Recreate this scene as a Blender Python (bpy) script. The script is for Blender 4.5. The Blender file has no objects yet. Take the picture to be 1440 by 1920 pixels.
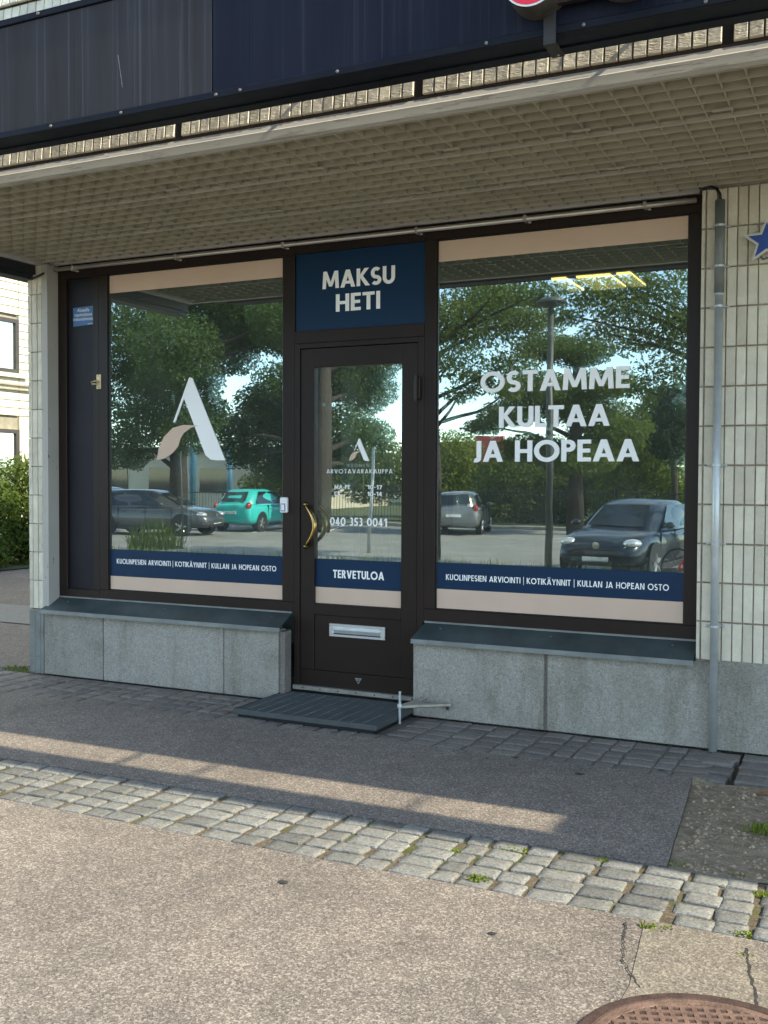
import bpy, math, random
from mathutils import Vector, Matrix
random.seed(7)
SC = bpy.context.scene
COL = SC.collection
PI = math.pi

# ------------------------------------------------------------------ camera
cam_d = bpy.data.cameras.new("camera")
cam = bpy.data.objects.new("camera", cam_d); COL.objects.link(cam)
yaw, pitch, roll = math.radians(25.83), math.radians(1.80), math.radians(0.26)
_f = Vector((-math.sin(yaw)*math.cos(pitch), math.cos(yaw)*math.cos(pitch), -math.sin(pitch)))
_r = Vector((math.cos(yaw), math.sin(yaw), 0)); _u = _r.cross(_f)
_r2 = _r*math.cos(roll)+_u*math.sin(roll); _u2 = -_r*math.sin(roll)+_u*math.cos(roll)
M = Matrix((_r2, _u2, -_f)).transposed().to_4x4(); M.translation = Vector((0, -5.6, 1.38))
cam.matrix_world = M
cam_d.sensor_fit = 'VERTICAL'; cam_d.sensor_height = 36; cam_d.lens = 36*1942/1920
cam_d.clip_start = 0.05; cam_d.clip_end = 2000
SC.camera = cam
SC.render.resolution_x = 768; SC.render.resolution_y = 1024

# ------------------------------------------------------------------ sky, sun, exposure
to_sun = Vector((1.17, -0.069, 1.0)).normalized()
w = bpy.data.worlds.new("World"); SC.world = w; w.use_nodes = True
nt = w.node_tree
sky = nt.nodes.new("ShaderNodeTexSky"); sky.sky_type = 'NISHITA'; sky.sun_disc = False
sky.sun_elevation = math.asin(to_sun.z); sky.sun_rotation = math.atan2(to_sun.x, to_sun.y)
sky.altitude = 2500; sky.air_density = 1.0; sky.dust_density = 0.2; sky.ozone_density = 2.0
# fair-weather clouds over the whole dome
tc = nt.nodes.new("ShaderNodeTexCoord"); mp = nt.nodes.new("ShaderNodeMapping"); mp.inputs["Scale"].default_value = (1, 1, 2.2)
nt.links.new(tc.outputs["Generated"], mp.inputs[0])
cn = nt.nodes.new("ShaderNodeTexNoise"); cn.inputs["Scale"].default_value = 3.2; cn.inputs["Detail"].default_value = 9; cn.inputs["Roughness"].default_value = .58
nt.links.new(mp.outputs[0], cn.inputs["Vector"])
cr_ = nt.nodes.new("ShaderNodeValToRGB"); cr_.color_ramp.elements[0].position = .52; cr_.color_ramp.elements[1].position = .70
cr_.color_ramp.elements[1].color = (.85, .85, .85, 1)
nt.links.new(cn.outputs["Fac"], cr_.inputs[0])
cm = nt.nodes.new("ShaderNodeMix"); cm.data_type = 'RGBA'; cm.inputs[7].default_value = (6.6, 6.7, 6.9, 1)
nt.links.new(cr_.outputs[0], cm.inputs[0]); nt.links.new(sky.outputs[0], cm.inputs[6])
nt.links.new(cm.outputs[2], nt.nodes["Background"].inputs[0])
nt.nodes["Background"].inputs[1].default_value = 0.15
sd = bpy.data.lights.new("sun", 'SUN'); sd.energy = 2.3; sd.angle = math.radians(0.55); sd.color = (1.0, 0.93, 0.83)
so = bpy.data.objects.new("sun", sd); COL.objects.link(so)
so.rotation_euler = to_sun.to_track_quat('Z', 'Y').to_euler()
SC.view_settings.view_transform = 'Standard'; SC.view_settings.look = 'None'
SC.view_settings.gamma = 1; SC.view_settings.exposure = 1.92
SC.view_settings.use_white_balance = True; SC.view_settings.white_balance_temperature = 7550; SC.view_settings.white_balance_tint = 4
SC.cycles.max_bounces = 10; SC.cycles.transparent_max_bounces = 16

# ------------------------------------------------------------------ material helpers
def srgb(r, g, b):
    f = lambda c: ((c/255+0.055)/1.055)**2.4 if c > 10 else c/255/12.92
    return (f(r), f(g), f(b), 1)
class N:
    def __init__(s, name):
        s.m = bpy.data.materials.new(name); s.m.use_nodes = True; s.t = s.m.node_tree
        s.b = s.t.nodes["Principled BSDF"]; s.pos = None
    def n(s, typ, **kw):
        o = s.t.nodes.new(typ)
        for k, v in kw.items(): setattr(o, k, v)
        return o
    def l(s, a, b): s.t.links.new(a, b)
    def P(s):
        if not s.pos: s.pos = s.n("ShaderNodeNewGeometry").outputs["Position"]
        return s.pos
    def mapped(s, sx, sy, sz, src=None, loc=(0, 0, 0)):
        m = s.n("ShaderNodeMapping"); m.inputs["Scale"].default_value = (sx, sy, sz); m.inputs["Location"].default_value = loc
        s.l(src or s.P(), m.inputs[0]); return m.outputs[0]
    def noise(s, scale, detail=4, rough=.55, vec=None):
        o = s.n("ShaderNodeTexNoise"); o.inputs["Scale"].default_value = scale
        o.inputs["Detail"].default_value = detail; o.inputs["Roughness"].default_value = rough
        s.l(vec or s.P(), o.inputs["Vector"]); return o.outputs["Fac"]
    def vor(s, scale, vec=None, feature='F1', out="Color"):
        o = s.n("ShaderNodeTexVoronoi"); o.feature = feature; o.inputs["Scale"].default_value = scale
        s.l(vec or s.P(), o.inputs["Vector"]); return o.outputs[out]
    def ramp(s, fac, stops):
        o = s.n("ShaderNodeValToRGB"); e = o.color_ramp.elements
        while len(e) < len(stops): e.new(.5)
        for i, (p, c) in enumerate(stops):
            e[i].position = p; e[i].color = c if len(c) == 4 else (*c, 1)
        s.l(fac, o.inputs[0]); return o.outputs[0]
    def mix(s, fac, a, b, mode='MIX'):
        o = s.n("ShaderNodeMix"); o.data_type = 'RGBA'; o.blend_type = mode
        for v, i in ((fac, 0), (a, 6), (b, 7)):
            if hasattr(v, "is_linked") or hasattr(v, "links"): s.l(v, o.inputs[i])
            elif i == 0: o.inputs[0].default_value = v
            else: o.inputs[i].default_value = v if len(v) == 4 else (*v, 1)
        return o.outputs[2]
    def rnd(s):
        return s.n("ShaderNodeObjectInfo").outputs["Random"]
    def bump(s, h, strength=.3, dist=.01):
        o = s.n("ShaderNodeBump"); o.inputs["Strength"].default_value = strength; o.inputs["Distance"].default_value = dist
        s.l(h, o.inputs["Height"]); s.l(o.outputs[0], s.b.inputs["Normal"]); return o
    def col(s, c):
        if hasattr(c, "links"): s.l(c, s.b.inputs["Base Color"])
        else: s.b.inputs["Base Color"].default_value = c if len(c) == 4 else (*c, 1)
    def set(s, rough=.6, metal=0, spec=.5):
        s.b.inputs["Roughness"].default_value = rough; s.b.inputs["Metallic"].default_value = metal
        s.b.inputs["Specular IOR Level"].default_value = spec

MAT = {}
def simple(name, c, rough=.6, metal=0, var=.25, scale=6, bump=0, bscale=60, rnd=0, spec=.5):
    k = N(name); c = tuple(c[:3])
    a = tuple(v*(1-var) for v in c); b = tuple(min(1, v*(1+var)) for v in c)
    out = k.ramp(k.noise(scale, 5, .6), [(.3, a), (.7, b)])
    if rnd:
        g = k.ramp(k.rnd(), [(0, (1-rnd,)*3), (1, (1+0*rnd,)*3)])
        out = k.mix(1.0, out, g, 'MULTIPLY')
    k.col(out); k.set(rough, metal, spec)
    if bump: k.bump(k.noise(bscale, 4), bump, .01)
    MAT[name] = k.m; return k.m

def asphalt(name, base, light, dark):
    k = N(name)
    v = k.n("ShaderNodeTexVoronoi"); v.inputs["Scale"].default_value = 150; k.l(k.P(), v.inputs["Vector"])
    sep = k.n("ShaderNodeSeparateColor"); k.l(v.outputs["Color"], sep.inputs[0])
    chips = k.ramp(sep.outputs[0], [(0, dark), (.16, dark), (.24, base), (.72, base), (.84, light), (1, light)])
    v2 = k.n("ShaderNodeTexVoronoi"); v2.inputs["Scale"].default_value = 320; k.l(k.P(), v2.inputs["Vector"])
    sep2 = k.n("ShaderNodeSeparateColor"); k.l(v2.outputs["Color"], sep2.inputs[0])
    ch2 = k.ramp(sep2.outputs[1], [(0, dark), (.3, base), (.75, base), (.9, light)])
    c = k.mix(.5, chips, ch2)
    big = k.ramp(k.noise(.9, 6, .6), [(.28, (.74, .74, .75)), (.7, (1.12, 1.11, 1.09))])
    c = k.mix(1.0, c, big, 'MULTIPLY')
    mid = k.ramp(k.noise(9, 5, .6), [(.33, (.86, .86, .87)), (.62, (1.05, 1.05, 1.04))])
    c = k.mix(1.0, c, mid, 'MULTIPLY')
    # old chewing gum and oil spots, darker worn blotches
    sp = k.ramp(k.vor(1.7, None, 'F1', 'Distance'), [(.0, (.5, .49, .48)), (.028, (.62, .61, .6)), (.036, (1, 1, 1))])
    c = k.mix(.8, c, sp, 'MULTIPLY')
    bl = k.ramp(k.noise(2.3, 8, .68), [(.30, (.80, .79, .79)), (.42, (1, 1, 1))])
    c = k.mix(1.0, c, bl, 'MULTIPLY')
    k.col(c); k.set(.85, 0, .3)
    k.bump(v.outputs["Distance"], .28, .004)
    MAT[name] = k.m
asphalt('asphalt', (.172, .147, .128), (.42, .37, .32), (.078, .067, .059))
asphalt('asphalt_lot', (.24, .235, .225), (.36, .35, .33), (.16, .155, .15))
asphalt('concrete', (.21, .18, .145), (.40, .36, .29), (.11, .092, .075))

def granite(name, base, var=.45, rnd=.25, warm=(.2, .17, .12), sc=1.0, dirt=.35, streak=False):
    k = N(name)
    d = tuple(v*(1-var) for v in base); l = tuple(min(1, v*(1+var)) for v in base)
    v = k.n("ShaderNodeTexVoronoi"); v.inputs["Scale"].default_value = 150*sc; k.l(k.P(), v.inputs["Vector"])
    sep = k.n("ShaderNodeSeparateColor"); k.l(v.outputs["Color"], sep.inputs[0])
    c = k.ramp(sep.outputs[0], [(.08, d), (.35, base), (.7, base), (.95, l)])
    c = k.mix(k.ramp(k.noise(5, 6, .65), [(.45, (0, 0, 0)), (.75, (dirt,)*3)]), c, warm)
    if streak:
        st = k.ramp(k.noise(1, 7, .68, k.mapped(7, 7, 1.1)), [(.48, (1, 1, 1)), (.70, (.66, .63, .58))])
        c = k.mix(.9, c, st, 'MULTIPLY')
    if rnd:
        c = k.mix(1.0, c, k.ramp(k.rnd(), [(0, (1-rnd,)*3), (.5, (1, 1, .98)), (1, (1+rnd*.4, 1+rnd*.4, 1+rnd*.38))]), 'MULTIPLY')
    k.col(c); k.set(.75, 0, .35)
    k.bump(k.noise(45, 5, .65), .5, .008)
    MAT[name] = k.m
granite('cobble', (.188, .187, .175), .32, .34, (.15, .135, .11), 1.0, .35)
granite('cobble_dusty', (.185, .165, .148), .25, .22, (.14, .118, .098), 1.0, .6)
granite('plinth_stone', (.305, .292, .258), .26, .14, (.165, .15, .12), 1.1, .55, True)

simple('bedding', (.10, .085, .06), .95, 0, .5, 14, .6, 90)
def moss_bed():
    k = N('moss_bedding')
    c = k.ramp(k.noise(60, 5, .7), [(.3, (.06, .045, .03)), (.7, (.19, .155, .11))])
    c = k.mix(k.ramp(k.noise(3.2, 4, .6), [(.52, (0, 0, 0)), (.66, (1, 1, 1))]), c, (.07, .085, .02))
    k.col(c); k.set(.95, 0, .2); k.bump(k.noise(120, 4), .7, .01); MAT['moss_bedding'] = k.m
moss_bed()
def dirt():
    k = N('dirt')
    c = k.ramp(k.noise(22, 7, .7), [(.3, (.17, .13, .09)), (.55, (.30, .24, .17)), (.75, (.42, .35, .26))])
    c = k.mix(k.ramp(k.noise(4, 4, .6), [(.62, (0, 0, 0)), (.74, (.5, .5, .5))]), c, (.09, .10, .04))
    k.col(c); k.set(.95, 0, .2); k.bump(k.noise(60, 6, .7), .9, .02); MAT['dirt'] = k.m
dirt()
simple('gravel', (.30, .225, .15), .85, 0, .5, 18, .4, 80)

def tile_mat(name, c, rough=.5, bs=1.0, bd=.016):
    k = N(name); a = tuple(v*.82 for v in c)
    col = k.ramp(k.noise(8, 6, .65), [(.3, a), (.65, c)])
    col = k.mix(1.0, col, k.ramp(k.rnd(), [(0, (.80, .79, .76)), (.6, (.97, .97, .96)), (1, (1.04, 1.04, 1.02))]), 'MULTIPLY')
    # fine cracks and soot specks with a shape of their own
    crack = k.ramp(k.noise(1, 8, .75, k.mapped(38, 38, 9)), [(.0, (.35, .33, .3)), (.27, (.55, .53, .48)), (.33, (1, 1, 1))])
    col = k.mix(.8, col, crack, 'MULTIPLY')
    k.col(col); k.set(rough, 0, .4)
    wv = k.n("ShaderNodeTexNoise"); wv.inputs["Scale"].default_value = 1; wv.inputs["Detail"].default_value = 5; wv.inputs["Distortion"].default_value = 1.6
    k.l(k.mapped(24, 24, 70), wv.inputs["Vector"])
    k.bump(wv.outputs["Fac"], bs, bd); MAT[name] = k.m
tile_mat('tile', (.76, .705, .57), .55, .7, .008)
tile_mat('tile_smooth', (.70, .65, .525), .5, .55, .007)
simple('mortar', (.30, .25, .19), .9, 0, .3, 20, .3)
simple('mortar_dark', (.09, .07, .055), .9, 0, .3, 20, .3)

def painted(name, c, flake, sc=(5, 14, 14), thr=.56):
    k = N(name)
    m = k.ramp(k.noise(1, 8, .7, k.mapped(*sc)), [(thr, (0, 0, 0)), (thr+.02, (1, 1, 1))])
    cc = k.mix(k.ramp(k.noise(3, 5), [(.3, (.0,)*3), (.7, (.35,)*3)]), c, tuple(v*.7 for v in c))
    k.col(k.mix(m, cc, flake)); k.set(.65, 0, .4); k.bump(m, .3, .002); MAT[name] = k.m
painted('white_trim', (.50, .485, .44), (.33, .315, .29), (4, 30, 45), .57)
painted('flaking_paint', (.42, .40, .36), (.13, .14, .15), (16, 16, 7), .66)
simple('pilaster_paint', (.45, .435, .395), .6, 0, .12, 3)
def slat_mat():
    k = N('slat')
    c = k.ramp(k.noise(3.5, 5, .6), [(.3, (.40, .38, .29)), (.7, (.50, .475, .37))])
    st = k.ramp(k.noise(1, 7, .75, k.mapped(45, 45, 9)), [(.24, (.22, .2, .17)), (.36, (1, 1, 1))])
    c = k.mix(.75, c, st, 'MULTIPLY')
    c = k.mix(1.0, c, k.ramp(k.rnd(), [(0, (.9, .9, .9)), (1, (1.03, 1.03, 1))]), 'MULTIPLY')
    k.col(c); k.set(.6, 0, .3); MAT['slat'] = k.m
slat_mat()
simple('soffit_back', (.06, .056, .044), .9, 0, .25, 5)  # backing darkened to cut bounce light and deepen the shade in the cells
simple('rail', (.47, .45, .36), .55, 0, .15, 6)

def sign_mat(name, base, streak, dens):
    k = N(name)
    n1 = k.noise(1, 5, .7, k.mapped(42, 42, .35))
    n2 = k.noise(1, 3, .6, k.mapped(9, 9, .9))
    s1 = k.ramp(n1, [(.55, (0, 0, 0)), (.70, (dens,)*3)])
    c = k.mix(s1, base, streak)
    c = k.mix(k.ramp(n2, [(.35, (0, 0, 0)), (.75, (dens*.5,)*3)]), c, tuple(v*.75 for v in streak))
    k.col(c); k.set(.55, 0, .15); MAT[name] = k.m
sign_mat('sign_face_dusty', (.026, .022, .023), (.085, .09, .105), .6)
sign_mat('sign_face_blue', (.004, .0055, .015), (.03, .036, .06), .5)
simple('sign_frame', (.005, .0065, .012), .5, 0, .3, 8, spec=.15)
simple('bracket', (.022, .018, .017), .5, 0, .3, 10)
simple('screw', (.22, .20, .18), .5, .7, .4, 40)
simple('frame_brown', (.0165, .0088, .0064), .45, 0, .22, 2.5, .05, 120, spec=.3)
simple('panel_navy', (.0095, .0095, .0145), .5, 0, .25, 2, spec=.3)
simple('recess_black', (.004, .004, .005), .5, 0, .2, 5)
simple('vinyl_navy', (.0028, .026, .068), .4, 0, .05, 3, spec=.25)
simple('vinyl_beige', (.60, .44, .335), .45, 0, .04, 3)
simple('vinyl_white', (.9, .9, .88), .45, 0, .03, 3)
simple('vinyl_faint', (.42, .43, .41), .5, 0, .05, 3)
simple('sill_metal', (.060, .082, .084), .36, .35, .3, 5, .06, 50)
simple('sill_edge', (.19, .205, .195), .5, .3, .25, 6)
simple('galvanised', (.46, .49, .49), .36, .35, .15, 9, .05, 60)
simple('pipe_dark', (.16, .175, .17), .5, .2, .2, 9)
simple('alu_tube', (.62, .60, .55), .34, .7, .1, 4)
simple('cable', (.01, .01, .011), .5)
simple('brass', (.42, .29, .11), .27, 1.0, .25, 20)
simple('brass_plate', (.55, .43, .25), .4, .5, .2, 30)
simple('slot_metal', (.62, .64, .63), .35, .6, .1, 10)
simple('steel_strip', (.36, .34, .30), .45, .6, .25, 15)
simple('grate_steel', (.085, .095, .095), .5, .3, .12, 12)
simple('white_plastic', (.8, .8, .8), .35, 0, .03, 5)
simple('button_blue', (.04, .12, .35), .4)
simple('sticker_blue', (.05, .16, .38), .45, 0, .06, 8)
simple('rust', (.20, .125, .095), .62, .35, .35, 25, .4, 120)
simple('rust_dark', (.065, .038, .03), .75, .2, .35, 25, .4, 120)
simple('star_blue', (.004, .055, .30), .4)
simple('star_rim', (.62, .59, .54), .5)
simple('red_face', (.72, .01, .04), .3, 0, .04, 4)
simple('letter_side', (.12, .115, .095), .4, .5, .35, 14)
simple('interior_wall', (.15, .155, .15), .8, 0, .15, 2)
simple('interior_floor', (.07, .065, .06), .6, 0, .2, 2)
simple('interior_pale', (.32, .36, .35), .8, 0, .1, 3)
simple('paper', (.28, .29, .29), .8, 0, .08, 5)
simple('building_mass', (.45, .42, .36), .8, 0, .15, 1)
simple('roofing', (.08, .08, .08), .9)
simple('dark_beam', (.012, .017, .022), .5, 0, .25, 4)
simple('cream_panel', (.66, .62, .48), .7, 0, .10, 2, .15, 30, .1)
simple('cream_dark', (.30, .27, .20), .9)
simple('wing_frame', (.05, .04, .03), .5)
simple('beige_render', (.52, .46, .36), .8, 0, .1, .8)
simple('brown_brick', (.17, .09, .065), .85, 0, .2, 1.5)
simple('blue_steel', (.10, .27, .42), .4, .2, .1, 3)
simple('bark', (.042, .032, .025), .95, 0, .5, 9, .8, 20)
simple('iron_black', (.012, .012, .013), .5, 0, .2, 5)
simple('lamp_grey', (.07, .075, .07), .5, .4, .2, 3)
simple('white_line', (.62, .62, .6), .7, 0, .25, 9)
simple('kerb_stone', (.3, .3, .29), .8, 0, .3, 3)
simple('grass', (.075, .13, .025), .8, 0, .4, 3)
simple('grass_soil', (.06, .075, .025), .95, 0, .4, 3)
simple('moss_green', (.13, .17, .015), .9, 0, .5, 50)
simple('dry_leaf', (.30, .10, .04), .8, 0, .3, 40)
simple('tar', (.035, .032, .03), .8, 0, .3, 40)

def leaf_mat(name, a, b):
    k = N(name)
    c = k.ramp(k.noise(.8, 4, .6), [(.3, a), (.7, b)])
    c2 = k.mix(1.0, c, k.ramp(k.noise(14, 2), [(.3, (.7, .72, .65)), (.7, (1.2, 1.2, 1.1))]), 'MULTIPLY')
    k.col(c2); k.set(.6, 0, .25)
    tr = k.n("ShaderNodeBsdfTranslucent"); k.l(c2, tr.inputs[0])
    ms = k.n("ShaderNodeMixShader"); ms.inputs[0].default_value = .45
    out = [n for n in k.t.nodes if n.type == 'OUTPUT_MATERIAL'][0]
    k.l(k.b.outputs[0], ms.inputs[1]); k.l(tr.outputs[0], ms.inputs[2]); k.l(ms.outputs[0], out.inputs[0])
    MAT[name] = k.m
leaf_mat('leaf_dark', (.060, .110, .040), (.10, .155, .050))
leaf_mat('leaf_mid', (.085, .130, .035), (.14, .185, .048))
leaf_mat('leaf_bright', (.13, .18, .025), (.22, .27, .045))
leaf_mat('leaf_spruce', (.022, .045, .022), (.04, .07, .03))
leaf_mat('leaf_hedge', (.060, .11, .022), (.13, .18, .035))

def glass_mat(name, refl, tint, wob=.02, haze=.03):
    k = N(name); t = k.t
    t.nodes.remove(k.b)
    gl = k.n("ShaderNodeBsdfGlossy"); gl.inputs["Roughness"].default_value = 0.0; gl.inputs["Color"].default_value = (.86, .97, .93, 1)
    tr = k.n("ShaderNodeBsdfTransparent"); tr.inputs["Color"].default_value = (*tint, 1)
    bp = k.n("ShaderNodeBump"); bp.inputs["Strength"].default_value = wob; bp.inputs["Distance"].default_value = .02
    k.l(k.noise(2.2, 2, .4), bp.inputs["Height"]); k.l(bp.outputs[0], gl.inputs["Normal"])
    fr = k.n("ShaderNodeLayerWeight"); fr.inputs["Blend"].default_value = .25
    mt = k.n("ShaderNodeMath"); mt.operation = 'MULTIPLY_ADD'; k.l(fr.outputs["Facing"], mt.inputs[0])
    mt.inputs[1].default_value = .25; mt.inputs[2].default_value = refl; mt.use_clamp = True
    ms = k.n("ShaderNodeMixShader"); k.l(mt.outputs[0], ms.inputs[0]); k.l(tr.outputs[0], ms.inputs[1]); k.l(gl.outputs[0], ms.inputs[2])
    # thin dusty film painted in as haze, to lift the dark reflections
    df = k.n("ShaderNodeBsdfDiffuse"); df.inputs["Color"].default_value = (.62, .63, .6, 1)
    m2 = k.n("ShaderNodeMixShader"); k.l(k.ramp(k.noise(3.5, 6, .65), [(.3, (haze*.6,)*3), (.75, (haze*1.7,)*3)]), m2.inputs[0]); k.l(ms.outputs[0], m2.inputs[1]); k.l(df.outputs[0], m2.inputs[2]); ms = m2
    out = [n for n in t.nodes if n.type == 'OUTPUT_MATERIAL'][0]; k.l(ms.outputs[0], out.inputs[0])
    MAT[name] = k.m
glass_mat('glass_outer', .47, (.72, .82, .78), .018)
glass_mat('glass_inner', .20, (.85, .92, .9))
def emit(name, c, s):
    k = N(name); k.col((0.8, .7, .4)); k.b.inputs["Emission Color"].default_value = (*c, 1); k.b.inputs["Emission Strength"].default_value = s; MAT[name] = k.m
emit('lamp_light', (1.0, .72, .25), 1.3)
def carpaint(name, c, metal=.3):
    k = N(name); k.col(c); k.set(.3, metal, .5); k.b.inputs["Coat Weight"].default_value = .55; k.b.inputs["Coat Roughness"].default_value = .04
    f = k.noise(900, 1); k.col(k.ramp(f, [(.3, tuple(v*.9 for v in c)), (.7, tuple(min(1, v*1.1) for v in c))])); MAT[name] = k.m
carpaint('paint_grey', (.075, .08, .09)); carpaint('paint_teal', (.02, .50, .47), .0); carpaint('paint_navy', (.004, .011, .022)); carpaint('paint_silver', (.22, .22, .22), .5); carpaint('paint_black', (.012, .012, .013))
simple('car_glass', (.012, .016, .018), .05, 0, .05, 3, spec=.8)
simple('tyre', (.02, .02, .02), .85); simple('rim', (.5, .5, .5), .3, .9, .05, 5)
simple('headlight', (.75, .76, .76), .12, .6, .1, 30); simple('tail_light', (.35, .01, .01), .2); simple('plate_white', (.75, .75, .72), .5); simple('black_plastic', (.015, .015, .016), .6)

# ------------------------------------------------------------------ mesh helpers
def link(name, me, mat, parent=None):
    o = bpy.data.objects.new(name, me); COL.objects.link(o)
    if mat and not me.materials: me.materials.append(MAT[mat] if isinstance(mat, str) else mat)
    if parent is not None: o.parent = parent
    return o
class MB:
    def __init__(s): s.v = []; s.f = []
    def add(s, v, f):
        b = len(s.v); s.v += [tuple(p) for p in v]; s.f += [tuple(i+b for i in q) for q in f]; return s
    def box(s, x0, x1, y0, y1, z0, z1):
        return s.add([(x0,y0,z0),(x1,y0,z0),(x1,y1,z0),(x0,y1,z0),(x0,y0,z1),(x1,y0,z1),(x1,y1,z1),(x0,y1,z1)],
                     [(0,3,2,1),(4,5,6,7),(0,1,5,4),(1,2,6,5),(2,3,7,6),(3,0,4,7)])
    def bbox(s, x0, x1, y0, y1, z0, z1, b=.003):
        # box with chamfered edges (24 verts)
        c = [((x0+x1)/2, (x1-x0)/2), ((y0+y1)/2, (y1-y0)/2), ((z0+z1)/2, (z1-z0)/2)]
        v = []; idx = {}
        for sx in (-1, 1):
            for sy in (-1, 1):
                for sz in (-1, 1):
                    sg = (sx, sy, sz)
                    for ax in range(3):
                        p = [c[i][0]+sg[i]*(c[i][1]-(0 if i == ax else b)) for i in range(3)]
                        idx[(sx, sy, sz, ax)] = len(v); v.append(p)
        f = []
        for ax in range(3):
            o = [i for i in range(3) if i != ax]
            for sa in (-1, 1):
                q = []
                for a, bb in ((-1,-1),(1,-1),(1,1),(-1,1)):
                    sg = [0]*3; sg[ax] = sa; sg[o[0]] = a; sg[o[1]] = bb; q.append(idx[(*sg, ax)])
                f.append(q if (sa > 0) == (ax != 1) else q[::-1])
        for ax in range(3):          # edges running along ax
            o = [i for i in range(3) if i != ax]
            for a in (-1, 1):
                for bb in (-1, 1):
                    q = []
                    for t, k in ((-1, o[0]), (1, o[0]), (1, o[1]), (-1, o[1])):
                        sg = [0]*3; sg[ax] = t; sg[o[0]] = a; sg[o[1]] = bb; q.append(idx[(*sg, k)])
                    f.append(q)
        for sx in (-1, 1):
            for sy in (-1, 1):
                for sz in (-1, 1): f.append([idx[(sx, sy, sz, k)] for k in range(3)])
        return s.add(v, f)
    def tube(s, pts, r, n=10, cap=True):
        pts = [Vector(p) for p in pts]; rr = r if isinstance(r, (list, tuple)) else [r]*len(pts)
        v = []; up0 = None
        for i, p in enumerate(pts):
            d = (pts[min(i+1, len(pts)-1)]-pts[max(i-1, 0)]).normalized()
            if up0 is None:
                up0 = Vector((0, 0, 1)) if abs(d.z) < .9 else Vector((1, 0, 0))
            a = (up0-d*up0.dot(d)).normalized(); up0 = a; b = d.cross(a)
            for k in range(n):
                t = 2*PI*k/n; v.append(p+(a*math.cos(t)+b*math.sin(t))*rr[i])
        f = []
        for i in range(len(pts)-1):
            for k in range(n):
                f.append((i*n+k, i*n+(k+1) % n, (i+1)*n+(k+1) % n, (i+1)*n+k))
        if cap:
            f.append(tuple(range(n))[::-1]); f.append(tuple(range((len(pts)-1)*n, len(pts)*n)))
        return s.add(v, f)
    def poly_xz(s, pts, y0, y1=None):
        # polygon in the x-z plane, thickened from y0 (front) to y1 (back)
        n = len(pts)
        if y1 is None: return s.add([(x, y0, z) for x, z in pts], [tuple(range(n))])
        v = [(x, y0, z) for x, z in pts]+[(x, y1, z) for x, z in pts]
        f = [tuple(range(n)), tuple(range(n, 2*n))[::-1]]+[(i, i+n, (i+1) % n+n, (i+1) % n) for i in range(n)]
        return s.add(v, f)
    def lathe(s, prof, c=(0, 0, 0), n=24, axis='z'):
        v = []; f = []
        for r, h in prof:
            for k in range(n):
                t = 2*PI*k/n; a, b = r*math.cos(t), r*math.sin(t)
                p = (a, b, h) if axis == 'z' else (a, h, b)
                v.append((p[0]+c[0], p[1]+c[1], p[2]+c[2]))
        for i in range(len(prof)-1):
            for k in range(n): f.append((i*n+k, i*n+(k+1) % n, (i+1)*n+(k+1) % n, (i+1)*n+k))
        f.append(tuple(range((len(prof)-1)*n, len(prof)*n)))
        return s.add(v, f)
    def mesh(s, smooth=False):
        me = bpy.data.meshes.new("m"); me.from_pydata([tuple(p) for p in s.v], [], s.f); me.update()
        if smooth:
            for p in me.polygons: p.use_smooth = True
        return me
    def build(s, name, mat, parent=None, smooth=False):
        me = s.mesh(smooth); me.name = name
        return link(name, me, mat, parent)
def fixn(o):
    import bmesh
    bm = bmesh.new(); bm.from_mesh(o.data); bmesh.ops.recalc_face_normals(bm, faces=bm.faces); bm.to_mesh(o.data); bm.free(); return o
def tag(o, label=None, cat=None, group=None, kind=None):
    if label: o["label"] = label
    if cat: o["category"] = cat
    if group: o["group"] = group
    if kind: o["kind"] = kind
    return o
def empty(name, loc=(0, 0, 0), rz=0, parent=None):
    o = bpy.data.objects.new(name, None); COL.objects.link(o); o.location = loc; o.rotation_euler = (0, 0, rz); o.empty_display_size = .1
    if parent is not None: o.parent = parent
    return o

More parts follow.
